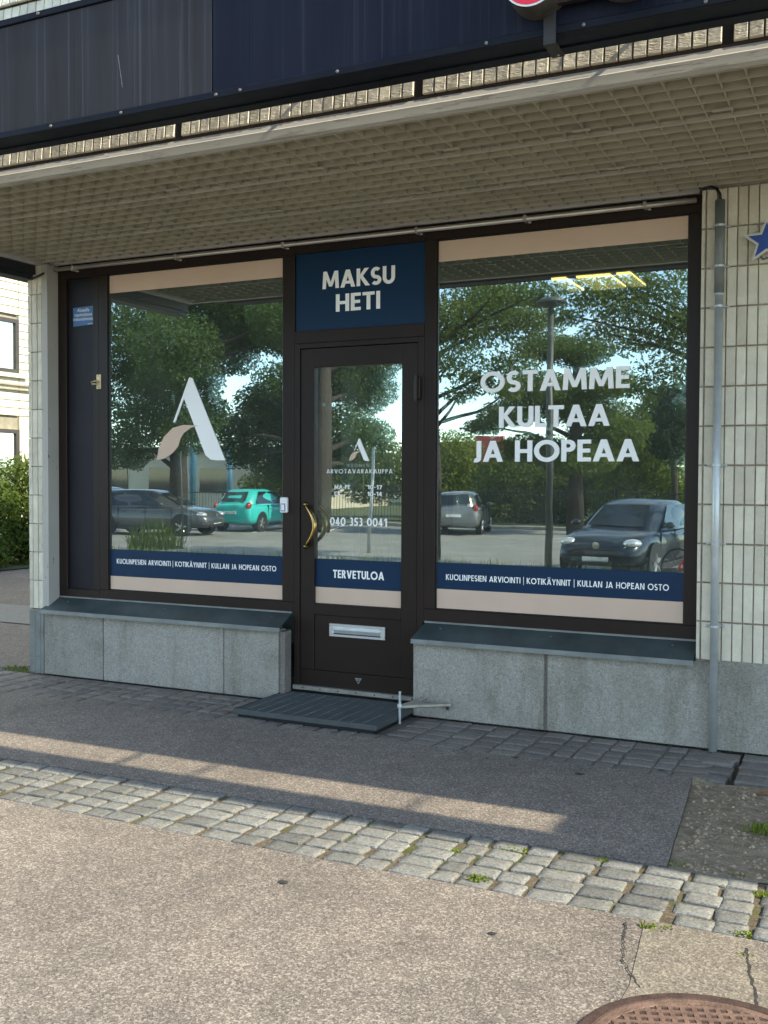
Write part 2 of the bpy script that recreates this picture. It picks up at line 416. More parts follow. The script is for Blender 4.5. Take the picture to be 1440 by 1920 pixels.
# ------------------------------------------------------------------ lettering (own geometric sans capitals)
def arc(cx, cy, rx, ry, a0, a1, n=16):
    return [(cx+rx*math.cos(math.radians(a0+(a1-a0)*i/n)), cy+ry*math.sin(math.radians(a0+(a1-a0)*i/n))) for i in range(n+1)]
def strip(pts, w):
    L = []; R = []
    for i, p in enumerate(pts):
        a = pts[max(i-1, 0)]; b = pts[min(i+1, len(pts)-1)]
        dx, dy = b[0]-a[0], b[1]-a[1]; d = math.hypot(dx, dy) or 1
        L.append((p[0]-dy/d*w/2, p[1]+dx/d*w/2)); R.append((p[0]+dy/d*w/2, p[1]-dx/d*w/2))
    return [[L[i], L[i+1], R[i+1], R[i]] for i in range(len(pts)-1)]
def glyph(ch, w):
    q = lambda *p: list(p)
    bar = lambda x0, x1, y0, y1: [(x0, y0), (x1, y0), (x1, y1), (x0, y1)]
    h = w*.92; g = []
    if ch in 'AÄ':
        W = .64+w*.95; l = w*1.12; c = W/2
        g += [[[(0, 0), (l, 0), (c+l/2, 1), (c-l/2, 1)]], [[(W-l, 0), (W, 0), (c+l/2, 1), (c-l/2, 1)]]]
        g += [[bar(.16*W+l*.6, W-.16*W-l*.6, .2, .2+h*.9)]]
        if ch == 'Ä': g += [[bar(c-.24, c-.24+w*.9, 1.09, 1.09+w*.9)], [bar(c+.24-w*.9, c+.24, 1.09, 1.09+w*.9)]]
    elif ch == 'E':
        W = .40+w*.6; g += [[bar(0, w, 0, 1)], [bar(w*.5, W, 0, h)], [bar(w*.5, W, 1-h, 1)], [bar(w*.5, W*.94, .5-h/2, .5+h/2)]]
    elif ch == 'H':
        W = .50+w; g += [[bar(0, w, 0, 1)], [bar(W-w, W, 0, 1)], [bar(w*.5, W-w*.5, .5-h/2, .5+h/2)]]
    elif ch == 'I': W = w; g += [[bar(0, w, 0, 1)]]
    elif ch == '|': W = w*.6; g += [[bar(0, w*.6, -.22, 1.12)]]
    elif ch == '-': W = .30; g += [[bar(0, .30, .36, .36+h)]]
    elif ch == 'J':
        W = .22+w; g += [[bar(W-w, W, .16, 1)], strip(arc(W-w/2-.13, .16+.0, .13, .16-w*.35, 0, -120, 12), w)]
    elif ch == 'K':
        W = .50+w; l = w*1.25
        g += [[bar(0, w, 0, 1)], [[(w*.6, .46), (w*.6+.05, .60), (W-l-.02, 1), (W-.02, 1), (w*.8+l*.55, .5)]], [[(w*.8, .52), (w*.8+l*.62, .62), (W+.04, 0), (W+.04-l, 0)]]]
    elif ch == 'L': W = .36+w*.6; g += [[bar(0, w, 0, 1)], [bar(w*.5, W, 0, h)]]
    elif ch == 'M':
        W = .72+w*1.1; c = W/2; l = w*.98
        g += [[[(0, 0), (w, 0), (w*1.25, 1), (w*.25, 1)]], [[(W-w, 0), (W, 0), (W-w*.25, 1), (W-w*1.25, 1)]],
              [[(w*.3, 1), (w*1.3, 1), (c+l*.45, .12), (c-l*.45, .12)]], [[(W-w*.3, 1), (W-w*1.3, 1), (c-l*.45, .12), (c+l*.45, .12)]]]
    elif ch == 'N':
        W = .54+w; g += [[bar(0, w, 0, 1)], [bar(W-w, W, 0, 1)], [[(w*.3, 1), (w*1.2, 1), (W-w*.3, 0), (W-w*1.2, 0)]]]
    elif ch == 'O': r = .42+w*.42; W = 2*r; g += [strip(arc(r, .5, r-w/2, .515-w/2, 0, 360, 36), w)]
    elif ch == '0': r = .25+w*.4; W = 2*r; g += [strip(arc(r, .5, r-w/2, .51-w/2, 0, 360, 32), w)]
    elif ch in 'PR':
        W = .36+w; ry = .275; cy = 1-ry; x = W-ry
        g += [[bar(0, w, 0, 1)], [bar(w*.5, x, 1-h, 1)], [bar(w*.5, x, 1-2*ry, 1-2*ry+h)], strip(arc(x, cy, ry-w/2, ry-h/2, -90, 90, 16), w)]
        if ch == 'R': g += [[[(w*1.1, .46), (w*1.1+w*1.05, .5), (W+.07, 0), (W+.07-w*1.2, 0)]]]; W += .05
    elif ch == 'S':
        W = .44+w*.7; rx = W/2-w/2; ry = .255-w*.02; c = W/2
        p = arc(c, 1.01-w/2-ry+.02, rx*.96, ry*.92, 38, 270, 18)
        ye = p[-1][1]
        p2 = arc(c, (ye+w/2-.012)/2, rx, (ye-w/2+.012)/2, 90, -145, 18)
        g += [strip(p[:-1]+p2, w)]
    elif ch == 'T': W = .50+w*.6; g += [[bar(0, W, 1-h, 1)], [bar(W/2-w/2, W/2+w/2, 0, 1-h*.5)]]
    elif ch == 'U':
        W = .46+w; r = W/2; g += [strip([(w/2, 1)]+[(w/2, .36)]+arc(r, .36, r-w/2, .37-w/2, 180, 360, 18)[1:]+[(W-w/2, 1)], w)]
    elif ch == 'V':
        W = .60+w*.9; l = w*1.12; c = W/2
        g += [[[(0, 1), (l, 1), (c+l/2, 0), (c-l/2, 0)]], [[(W-l, 1), (W, 1), (c+l/2, 0), (c-l/2, 0)]]]
    elif ch == 'Y':
        W = .58+w*.8; l = w*1.15; c = W/2
        g += [[bar(c-w/2, c+w/2, 0, .44)], [[(0, 1), (l, 1), (c+w/2, .40), (c-w/2, .40)]], [[(W-l, 1), (W, 1), (c+w/2, .40), (c-w/2, .40)]]]
    elif ch == '1': W = .22+w; g += [[bar(W-w, W, 0, 1)], [[(0, .76), (0, .76-w*.0-.0), (.04, .66), (W-w*.4, .86), (W-w*.4, 1), (W-w, 1)]]]
    elif ch == '3':
        W = .42+w*.5; c = W/2-.02
        g += [strip(arc(c, .745, W/2-w/2-.03, .255-w/2+.01, 140, -90, 16), w), strip(arc(c, .275, W/2-w/2, .275-w/2+.01, 90, -145, 16), w)]
    elif ch == '4': W = .50+w*.4; g += [[bar(W-w*1.7, W-w*.7, 0, 1)], [bar(0, W, .2, .2+h)], [[(0, .22+h*.2), (w*.95, .22+h*.6), (W-w*.8, 1), (W-w*1.75, 1)]]]
    elif ch == '5':
        W = .42+w*.5; g += [[bar(.05, W-.03, 1-h, 1)], [bar(.05, .05+w*.95, .5, 1-h*.5)], strip(arc(W/2-.03, .30, W/2-w/2+.03, .31-w/2, 125, -150, 18), w)]
    elif ch == '7': W = .48+w*.3; g += [[bar(0, W, 1-h, 1)], [[(W, 1-h*.5), (W-w*1.1, 1-h*.5), (.10, 0), (.10+w*1.1, 0)]]]
    else: W = .42
    return g, W
def lettering(name, txt, x0, x1, z0, cap, y, mat, parent, wt=.19, gap=.085):
    mb = MB(); adv = 0; glyphs = []
    for ch in txt:
        g, W = glyph(ch, wt); glyphs.append((g, adv)); adv += W+(gap if ch != ' ' else 0)
    adv -= gap; sx = (x1-x0)/adv
    for g, a in glyphs:
        for k, polys in enumerate(g):
            for p in polys:
                mb.poly_xz([(x0+(a+u)*sx, z0+v*cap) for u, v in p], y-.0005*k)
    return mb.build(name, mat, parent)
def font_text(name, txt, cx, cz, size, y, mat, parent, align='CENTER'):
    cu = bpy.data.curves.new('t', 'FONT'); cu.body = txt; cu.size = size; cu.align_x = align; cu.space_line = .9
    t = bpy.data.objects.new('t', cu); COL.objects.link(t)
    dg = bpy.context.evaluated_depsgraph_get(); me = bpy.data.meshes.new_from_object(t.evaluated_get(dg))
    bpy.data.objects.remove(t); bpy.data.curves.remove(cu)
    for v in me.vertices: x, yy, _ = v.co; v.co = (cx+x, y, cz+yy)
    me.materials.clear(); me.name = name
    return link(name, me, mat, parent)

# ================================================================== GROUND
def quad_sheet(name, x0, x1, y0, y1, z, mat, nx=1, ny=1, fn=None):
    mb = MB(); v = []; f = []
    for j in range(ny+1):
        for i in range(nx+1):
            x = x0+(x1-x0)*i/nx; y = y0+(y1-y0)*j/ny
            v.append((x, y, z+(fn(x, y) if fn else 0)))
    for j in range(ny):
        for i in range(nx):
            a = j*(nx+1)+i; f.append((a, a+1, a+nx+2, a+nx+1))
    mb.add(v, f); return tag(mb.build(name, mat), kind='structure')
CB0, CB1 = -2.345, -1.855        # cobble band across the pavement
WB0, WB1 = -.69, 0.0             # cobbles along the wall
# one sheet to the horizon, with the drop to the parking level behind the camera and shallow trenches for the cobbles
mb = MB(); prof = [(-600, -.5), (-12, -.5), (-9.6, 0), (-2.86, 0), (CB0, 0), (CB0, -.0075), (CB1, -.0075), (CB1+.001, -.02), (WB0-.001, -.02), (WB0, -.04), (WB1, -.04), (WB1+.005, -.006), (600, -.006)]
v = [(x, y, z) for y, z in prof for x in (-600, 600)]
mb.add(v, [(2*i, 2*i+1, 2*i+3, 2*i+2) for i in range(len(prof)-1)])
g = tag(mb.build('ground', 'asphalt'), kind='structure')
me = g.data
me.materials.append(MAT['asphalt_lot']); me.materials.append(MAT['moss_bedding']); me.materials.append(MAT['bedding']); me.materials.append(MAT['grass_soil'])
for i, p in enumerate(me.polygons):
    p.material_index = {0: 1, 1: 4, 4: 3, 5: 2, 6: 3, 7: 3, 8: 3, 9: 3}.get(i, 0)
# pavement slab between the two cobble bands, with a sawn edge on the right
mb = MB(); mb.add([(-60, CB1, .0), (-.682, CB1, 0), (-.782, WB0, 0), (-60, WB0, 0), (-.682, CB1, -.019), (-.782, WB0, -.019), (-60, CB1, -.019)], [(0, 1, 2, 3), (1, 4, 5, 2), (0, 6, 4, 1)])
tag(mb.build('pavement', 'asphalt'), kind='structure')
# bare soil to the right of it
rr = random.Random(3)
bumps = [(rr.uniform(-.9, 1.6), rr.uniform(-1.86, -.5), rr.uniform(.05, .16), rr.uniform(-.012, .022)) for _ in range(70)]
def soil(x, y):
    h = 0
    for a, b, r, k in bumps:
        d = ((x-a)**2+(y-b)**2)/r/r
        if d < 6: h += k*math.exp(-d)
    return max(h, -.01)
mb = MB(); nx, ny = 70, 36; v = []; f = []
for j in range(ny+1):
    y = CB1+.004+(WB0-.004-CB1-.004)*j/ny
    xl = -.682-(y-CB1)/(WB0-CB1)*.1+.003
    for i in range(nx+1):
        x = xl+(3-xl)*(i/nx)**1.3; v.append((x, y, -.010+soil(x, y)))
for j in range(ny):
    for i in range(nx): a = j*(nx+1)+i; f.append((a, a+1, a+nx+2, a+nx+1))
tag(mb.add(v, f).build('soil_patch', 'dirt', smooth=True), kind='structure')
# stones of the soil patch
mb = MB()
for _ in range(3000):
    y = rr.uniform(CB1+.02, WB0-.02); x = rr.uniform(-.66-(y-CB1)/(WB0-CB1)*.1, .5); s = rr.choice((.002, .003, .003, .004, .005, .006, .010)) * rr.uniform(.8, 1.3)
    if rr.random() < .02: s *= 1.7
    z = -.010+soil(x, y)
    a = rr.uniform(0, PI); sx = s*rr.uniform(.8, 1.5); sy = s*rr.uniform(.6, 1.1); sz = s*rr.uniform(.5, .9)
    pts = [(sx, 0, 0), (0, sy, .2*sz), (-sx*.8, .2*sy, 0), (.1*sx, -sy, 0), (.2*sx, .1*sy, sz), (-.35*sx, -.2*sy, sz*.9)]
    pts = [(x+p*math.cos(a)-q*math.sin(a), y+p*math.sin(a)+q*math.cos(a), z+r) for p, q, r in pts]
    mb.add(pts, [(0, 1, 4), (1, 2, 5), (1, 5, 4), (2, 3, 5), (3, 0, 4), (3, 4, 5)])
tag(mb.build('gravel', 'gravel'), 'loose pale gravel scattered over the bare soil by the drain pipe', 'gravel', kind='stuff')
# concrete patch around the manhole
mb = MB(); mb.add([(-.655, -2.352, .003), (-.335, -2.352, .003), (-.20, -2.80, .003), (.10, -3.3, .003), (-.62, -3.3, .003), (-.605, -2.80, .003)], [(0, 5, 4, 3, 2, 1)])
tag(fixn(mb.build('concrete_patch', 'concrete')), kind='structure')

def cobble_mesh(seed, lx, ly, h=.035, dome=.003):
    # hewn sett: quadrilateral with slightly bowed sides, small chamfer, nearly flat rough top
    r = random.Random(seed); c = []
    cor = [(sx*(lx/2-r.uniform(0, .007)), sy*(ly/2-r.uniform(0, .006))) for sx, sy in ((-1,-1),(1,-1),(1,1),(-1,1))]
    for i in range(4):
        p, q = cor[i], cor[(i+1) % 4]; o = cor[i-1]
        kp = r.uniform(.004, .010)
        dp = Vector((q[0]-p[0], q[1]-p[1])).normalized(); do = Vector((o[0]-p[0], o[1]-p[1])).normalized()
        c += [(p[0]+do.x*kp, p[1]+do.y*kp), (p[0]+dp.x*kp, p[1]+dp.y*kp)]
        mid = Vector(((p[0]+q[0])/2, (p[1]+q[1])/2)); nn = Vector((-dp.y, dp.x)); mid += nn*r.uniform(-.002, .004); c.append((mid.x, mid.y))
    n = len(c)
    v = [(x, y, -h) for x, y in c]+[(x, y, -.0035-r.uniform(0, .002)) for x, y in c]
    v += [(x*.97, y*.96, r.uniform(-.0015, .001)) for x, y in c]
    v += [(x*.6, y*.55, dome*.7+r.uniform(-.0015, .0015)) for x, y in c]+[(0, 0, dome)]
    f = []
    for k in range(3):
        for i in range(n): f.append((k*n+i, k*n+(i+1) % n, (k+1)*n+(i+1) % n, (k+1)*n+i))
    f += [(3*n+i, 3*n+(i+1) % n, 4*n) for i in range(n)]
    m = MB().add(v, f); me = m.mesh(False); me.name = 'cobblestone'
    for i, p in enumerate(me.polygons): p.use_smooth = i >= 2*n
    return me
def cobble_rows(parent, x0, x1, y0, y1, rows, lx, mat, gapx, gapy, zvar, limit=300, seed=1, zoff=0.0, dome=.003, stag=.02):
    r = random.Random(seed); ly = (y1-y0)/rows
    fac = lambda k: 1+.24*((k % 5)-2)/2
    meshes = [cobble_mesh(seed*50+k, lx*fac(k)-gapx, ly-gapy, dome=dome) for k in range(15)]
    for m in meshes: m.materials.append(MAT[mat])
    x = x0
    while x < x1:
        kk = r.randrange(5); L = lx*fac(kk); sk = r.uniform(-.012, .012)
        for j in range(rows):
            o = bpy.data.objects.new('cobblestone', meshes[kk+5*r.randrange(3)]); COL.objects.link(o); o.parent = parent
            o.location = (x+L/2+sk*(j-rows/2)/rows*2+r.uniform(-stag, stag)*.35, y0+(j+.5)*ly+r.uniform(-.003, .003), zoff+r.uniform(-zvar, zvar)); o.rotation_euler = (r.uniform(-.02, .02), r.uniform(-.02, .02), r.uniform(-.035, .035)+(PI if r.random() < .5 else 0))
        x += L
cs = tag(empty('cobble_strip', (0, 0, 0)), kind='structure')
cobble_rows(cs, -4.75, .45, CB0+.004, CB1-.004, 5, .132, 'cobble', .0065, .0055, .002, seed=2, dome=.0015, stag=.04)
cw = tag(empty('wall_cobbles', (0, 0, 0)), kind='structure')
cobble_rows(cw, -6.6, -3.42, WB0+.004, WB1-.115, 5, .135, 'cobble_dusty', .008, .006, .002, seed=4, zoff=-.004, dome=.002)
cobble_rows(cw, -3.42, -2.42, WB0+.004, WB0+.115, 1, .135, 'cobble_dusty', .010, .006, .002, seed=5, zoff=-.004, dome=.002)
cobble_rows(cw, -2.42, -.86, WB0+.004, WB1-.115, 5, .135, 'cobble_dusty', .008, .005, .002, seed=6, zoff=-.004, dome=.002)
cb = tag(empty('corner_cobbles', (0, 0, 0)), kind='structure')
cobble_rows(cb, -.80, .6, WB0+.02, WB1-.115, 4, .16, 'cobble_dusty', .022, .012, .006, seed=9, zoff=-.002, dome=.005)
# fill of dusty grit that nearly closes the joints along the wall (the stones there are almost flush)
for n, (a, b) in enumerate(((-6.9, -3.42), (-2.42, -.84))):
    quad_sheet('joint_fill', a, b, WB0+.002, -.1, -.009, 'cobble_dusty', 30, 6, lambda x, y: .0015*math.sin(17*x+5*y)*math.sin(23*y))
quad_sheet('joint_fill', -3.42, -2.42, WB0+.002, -.1, -.012, 'cobble_dusty')
# paved passage at the far left, too far to pick the stones apart
quad_sheet('passage_strip', -40, -5.6, 1.70, 2.75, .002, 'cobble', 1, 1)

# ================================================================== SHOP BUILDING
B = tag(empty('shop_building', (-3, 0, 0)), 'cream tiled building with shop windows, dark door and lattice canopy', 'building')
B.location = (0, 0, 0)
YF = -.10
# masses
mb = MB(); mb.box(-5.30, 14, 0.0, 12, 2.95, 6.6); mb.build('upper_wall', 'building_mass', B)
mb = MB(); mb.box(-.87, 14, -.088, 12, 0.0, 2.945); mb.build('wall', 'mortar', B)
mb = MB(); mb.box(-5.30, -.871, 4.4, 12, 0.0, 2.945); mb.build('rear_wall', 'building_mass', B)
mb = MB(); mb.box(-5.42, -5.277, .0, 12, 0.0, 2.945); mb.build('side_wall', 'building_mass', B)
mb = MB(); mb.box(-5.35, 14.1, -.0, 12.1, 6.6, 6.75); mb.build('roof', 'roofing', B)
# interior room behind the glass
mb = MB(); mb.box(-5.276, -.872, .085, 4.39, .02, .12); mb.build('room_floor', 'interior_floor', B)
mb = MB(); mb.box(-5.276, -.872, .085, 4.39, 2.72, 2.94); mb.build('room_ceiling', 'interior_wall', B)
mb = MB(); mb.box(-5.276, -.872, 4.33, 4.395, .12, 2.72); mb.build('room_back_wall', 'interior_wall', B)
mb = MB(); mb.box(-5.276, -5.22, .085, 4.33, .12, 2.72); mb.box(-.93, -.872, .085, 4.33, .12, 2.72); mb.build('room_side_wall', 'interior_wall', B)
mb = MB(); mb.box(-3.42, -3.36, .5, 2.6, .12, 2.72); mb.build('room_partition', 'interior_pale', B)

mb = MB(); mb.box(-3.34, -3.24, .62, .72, .12, 2.72); mb.build('room_column', 'white_plastic', B)
mb = MB()
for i in range(9): mb.box(-3.19+.025*i, -3.17+.025*i, .70+.012*(i % 2), .712+.012*(i % 2), .3, 2.6)
mb.build('room_curtain', 'interior_pale', B)
mb = MB(); mb.bbox(-4.7, -3.9, 1.2, 1.7, .12, 1.05, .01); fixn(mb.build('room_counter', 'interior_pale', B))

# ---- tiles
def tile_mesh(wd, ht, th=.014, seed=0, relief=.0022, mat='tile_smooth'):
    # split-faced tile: chamfered slip with an uneven front
    r = random.Random(seed*13+5); b = .003; x, z = wd/2, ht/2
    out = [(-x, -z), (x, -z), (x, z), (-x, z)]
    v = [(a, 0, c) for a, c in out]+[(a, -th+b, c) for a, c in out]
    f = [(i, (i+1) % 4, (i+1) % 4+4, i+4) for i in range(4)]
    nx, nz = (2, 5) if wd > .03 and ht > .1 else (1, 2)
    g0 = len(v)
    for j in range(nz+1):
        for i in range(nx+1):
            a = -x+b+(wd-2*b)*i/nx; c = -z+b+(ht-2*b)*j/nz
            if 0 < j < nz: c += r.uniform(-.25, .25)*ht/nz
            if 0 < i < nx: a += r.uniform(-.25, .25)*wd/nx
            v.append((a, -th+r.uniform(-relief, relief*.6), c))
    G_ = lambda i, j: g0+j*(nx+1)+i
    for j in range(nz):
        for i in range(nx): f.append((G_(i, j), G_(i+1, j), G_(i+1, j+1), G_(i, j+1)))
    f.append(tuple([4, 5]+[G_(i, 0) for i in range(nx, -1, -1)])); f.append(tuple([6, 7]+[G_(i, nz) for i in range(nx+1)]))
    f.append(tuple([5, 6]+[G_(nx, j) for j in range(nz, -1, -1)])); f.append(tuple([7, 4]+[G_(0, j) for j in range(nz+1)]))
    me = MB().add(v, f).mesh(); me.name = 'tile'; me.materials.append(MAT[mat]); return me
TR = random.Random(11)
def put_tile(me, x, y, z, rz=0):
    o = bpy.data.objects.new('tile', me); COL.objects.link(o); o.parent = B
    o.location = (x, y+TR.uniform(-.001, .001), z); o.rotation_euler = (TR.uniform(-.006, .006), TR.uniform(-.004, .004), rz+TR.uniform(-.012, .012)); return o
tm = [tile_mesh(.0455, .1925, .014, k, .0009) for k in range(6)]
rowz = [2.763-.2006*k for k in range(12)]
xs = [-.845+.0255+.0508*k for k in range(10)]
first = tile_mesh(.017, .1925, .012, 9)
for z in rowz:
    if z-.1 < .44: continue
    put_tile(first, -.8595, -.088, z)
    for x in xs: put_tile(TR.choice(tm), x, -.088, z)
# upper half-course under the soffit
tt = [tile_mesh(.0455, .05, .014, 20)]
# the rest of the tiled wall to the right, out of the picture
mb = MB()
for z in rowz:
    if z-.1 < .44: continue
    for k in range(80):
        x = xs[-1]+.0508*(k+1); mb.box(x-.0227, x+.0227, -.101, -.087, z-.096, z+.096)
tag(mb.build('tile_cladding', 'tile_smooth', B), kind='stuff')
# pilaster
mb = MB(); mb.box(-5.444, -5.318, -.088, .0, .455, 2.86); mb.build('pilaster_core', 'mortar', B)
mb = MB(); mb.box(-5.323, -5.272, -.101, .004, .452, 2.862)
mb.build('pilaster_strip', 'flaking_paint', B)
pw = [(-5.4355, .036), (-5.3925, .0455), (-5.345, .0415)]
pm_ = {wd: tile_mesh(wd-.002, .196, .013, int(wd*1e4)) for _, wd in pw}
# rounded corner tile on the left
mb = MB(); n = 6; v = []
for z in (-.098, .098):
    for i in range(n+1):
        a = math.radians(-90-90*i/n); v.append((-5.434+.03*math.cos(a)*.7, -.071+.03*math.sin(a), z))
rc = mb.add(v, [(i, i+1, n+1+i+1, n+1+i) for i in range(n)]).mesh(True); rc.name = 'tile'; rc.materials.append(MAT['tile_smooth'])
for z in rowz:
    if z-.1 < .44: continue
    for x, wd in pw: put_tile(pm_[wd], x, -.088, z)
    put_tile(rc, 0, 0, z).rotation_euler = (0, 0, 0)
mb = MB(); mb.box(-5.462, -5.444, -.07, .3, 0.0, 2.86); mb.build('pilaster_side', 'pilaster_paint', B)
# grey tiled foot of the pilaster
for z0, z1 in ((.005, .11), (.114, .276), (.28, .448)):
    for x0, x1 in ((-5.455, -5.402), (-5.399, -5.352), (-5.349, -5.323)):
        mb = MB(); mb.bbox(x0, x1, -.103, -.06, z0, z1, .003); mb.build('foot_tile', 'sill_edge', B)
mb = MB(); mb.box(-5.444, -5.326, -.098, -.05, .0, .452); mb.build('pilaster_foot', 'mortar', B)

# ---- plinth stones
for x0, x1, zt in ((-5.32, -4.791, .437), (-4.785, -3.804, .437), (-3.798, -3.392, .437)):
    mb = MB(); mb.bbox(x0, x1, YF, -.005, 0, zt, .004); fixn(mb.build('plinth_stone', 'plinth_stone', B))
mb = MB(); mb.bbox(-3.391, -3.352, YF+.012, -.006, 0, .43, .004); fixn(mb.build('plinth_end', 'cobble_dusty', B))
for x0, x1, zt in ((-2.467, -1.678, .447), (-1.658, -.79, .447), (-.786, .62, .4605), (.626, 2.1, .4605), (2.106, 4, .4605)):
    mb = MB(); mb.bbox(x0, x1, YF-.004, -.005 if x1 < -.5 else -.09, 0, zt, .004); fixn(mb.build('plinth_stone', 'plinth_stone', B))
mb = MB(); mb.box(-1.6785, -1.6575, YF+.006, -.01, 0, .446); mb.build('plinth_joint', 'cobble_dusty', B)
mb = MB(); mb.box(-2.44, -.875, -.03, .0, .02, .50); mb.box(-5.27, -3.42, -.03, .0, .02, .50); mb.build('plinth_core', 'mortar_dark', B)

# ---- sills
def sill(x0, x1, xf0, xf1, zf):
    mb = MB(); yb, yf, zb = .0, -.142, .534
    mb.add([(x0, yb, zb), (x1, yb, zb), (xf1, yf, zf), (xf0, yf, zf), (x0, yb, zb-.004), (x1, yb, zb-.004), (xf1, yf+.004, zf-.004), (xf0, yf+.004, zf-.004)],
           [(0, 3, 2, 1), (4, 5, 6, 7), (0, 4, 7, 3), (1, 2, 6, 5)])
    s = mb.build('sill', 'sill_metal', B)
    mb = MB(); mb.add([(xf0, yf, zf), (xf1, yf, zf), (xf1, yf-.003, zf-.026), (xf0, yf-.003, zf-.026), (xf0, yf+.004, zf-.004), (xf1, yf+.004, zf-.004), (xf1, yf+.004, zf-.026), (xf0, yf+.004, zf-.026)],
           [(0, 3, 2, 1), (3, 7, 6, 2), (0, 4, 7, 3), (1, 2, 6, 5)])
    mb.build('drip_edge', 'sill_edge', s)
    mb = MB(); mb.box(x0, x1, -.006, .0, zb+.001, zb+.012); mb.build('upstand', 'sill_edge', s)
    mb = MB()
    for i in range(3): mb.lathe([(.007, 0), (.006, .003), (.0, .0045)], (x0+.12+(x1-x0-.24)*i/2, -.045, zb-.022), 8)
    mb.build('screw', 'sill_edge', s)
sill(-5.268, -3.352, -5.318, -3.356, .459)
sill(-2.440, -.876, -2.466, -.874, .456)

# ---- shop windows
def bars(name, rects, y0, y1, mat, parent, b=.002):
    mb = MB()
    for x0, x1, z0, z1 in rects: mb.bbox(x0, x1, y0, y1, z0, z1, b)
    return fixn(mb.build(name, mat, parent))
ZB, ZT = .535, 2.868
def window(gx0, gx1, gz0, gz1, fx0, fx1, label):
    W = empty('shop_window', (0, 0, 0), parent=B); W["label"] = label
    bars('frame', [(fx0, fx1, ZB, gz0), (fx0, fx1, gz1, ZT), (fx0, gx0, gz0+.0005, gz1-.0005), (gx1, fx1, gz0+.0005, gz1-.0005)], 0, .075, 'frame_brown', W)
    # glazing gasket
    t = .007
    bars('gasket', [(gx0, gx1, gz0, gz0+t), (gx0, gx1, gz1-t, gz1), (gx0, gx0+t, gz0+t, gz1-t), (gx1-t, gx1, gz0+t, gz1-t)], .012, .03, 'recess_black', W, .001)
    mb = MB(); mb.add([(gx0, .022, gz0), (gx1, .022, gz0), (gx1, .022, gz1), (gx0, .022, gz1)], [(0, 1, 2, 3)]); mb.build('pane', 'glass_outer', W)
    s = .011
    mb = MB(); mb.add([(gx0, .047+.000, gz0), (gx1, .047+s, gz0), (gx1, .047+s, gz1), (gx0, .047, gz1)], [(0, 1, 2, 3)]); mb.build('inner_pane', 'glass_inner', W)
    return W
def band(W, name, x0, x1, z0, z1, mat):
    return MB().add([(x0, .0185, z0), (x1, .0185, z0), (x1, .0185, z1), (x0, .0185, z1)], [(0, 1, 2, 3)]).build(name, mat, W)
WL = window(-4.828, -3.424, .607, 2.774, -4.905, -3.336, 'shop window with a large white letter A')
e = .007
band(WL, 'beige_band', -4.828+e, -3.424-e, 2.648, 2.774-e, 'vinyl_beige')
band(WL, 'navy_band', -4.828+e, -3.424-e, .705, .890, 'vinyl_navy')
band(WL, 'beige_band', -4.828+e, -3.424-e, .607+e, .705, 'vinyl_beige')
lettering('lettering', 'KUOLINPESIEN ARVIOINTI | KOTIKÄYNNIT | KULLAN JA HOPEAN OSTO', -4.765, -3.478, .792, .034, .0165, 'vinyl_white', WL, .165, .11)
LA = [(-4.1539, 2.0485), (-4.1277, 2.0423), (-3.8666, 1.4997), (-3.9405, 1.5), (-3.9834, 1.5057), (-4.0248, 1.5352), (-4.1955, 1.9096), (-4.2654, 1.7576), (-4.2859, 1.7531)]
LF = [(-4.4209, 1.5019), (-4.4047, 1.5812), (-4.3614, 1.6584), (-4.2873, 1.7177), (-4.2015, 1.7355), (-4.0811, 1.7298), (-4.1398, 1.7151), (-4.196, 1.6822), (-4.2221, 1.6495), (-4.2439, 1.5932), (-4.2877, 1.551), (-4.3508, 1.5158)]
def logo(W, cx, cz, s, y):
    T = lambda P: [(cx+(x+4.14)*s, cz+(z-1.775)*s) for x, z in P]
    A = T(LA); MB().poly_xz([A[0], A[1], A[2], A[3], A[4], A[5], A[6]], y).add([(A[0][0], y-.0004, A[0][1]), (A[6][0], y-.0004, A[6][1]), (A[7][0], y-.0004, A[7][1]), (A[8][0], y-.0004, A[8][1])], [(0, 1, 2, 3)]).build('logo_letter', 'vinyl_white', W)
    F = T(LF); MB().poly_xz(F, y-.001).build('logo_leaf', 'vinyl_beige', W)
logo(WL, -4.14, 1.775, 1.0, .0175)
WR = window(-2.378, -.948, .617, 2.776, -2.452, -.878, 'shop window with three lines of white lettering')
band(WR, 'beige_band', -2.378+e, -.948-e, 2.650, 2.776-e, 'vinyl_beige')
band(WR, 'navy_band', -2.378+e, -.948-e, .738, .893, 'vinyl_navy')
band(WR, 'beige_band', -2.378+e, -.948-e, .617+e, .738, 'vinyl_beige')
lettering('lettering', 'KUOLINPESIEN ARVIOINTI | KOTIKÄYNNIT | KULLAN JA HOPEAN OSTO', -2.313, -1.030, .793, .034, .0165, 'vinyl_white', WR, .165, .11)
lettering('lettering', 'OSTAMME', -2.107, -1.251, 1.880, .118, .0165, 'vinyl_white', WR, .20, .07)
lettering('lettering', 'KULTAA', -1.993, -1.357, 1.678, .119, .0165, 'vinyl_white', WR, .20, .06)
lettering('lettering', 'JA HOPEAA', -2.160, -1.196, 1.484, .120, .0165, 'vinyl_white', WR, .20, .065)
# solid dark panel left of the first window
SP = empty('side_panel', parent=B)
bars('frame', [(-5.270, -4.906, ZB, .60), (-5.270, -4.906, 2.77, ZT), (-5.270, -5.195, .6005, 2.7695), (-4.955, -4.906, .6005, 2.7695)], 0, .075, 'frame_brown', SP)
mb = MB(); mb.bbox(-5.195, -4.955, .022, .07, .60, 2.77, .001); fixn(mb.build('panel', 'panel_navy', SP))
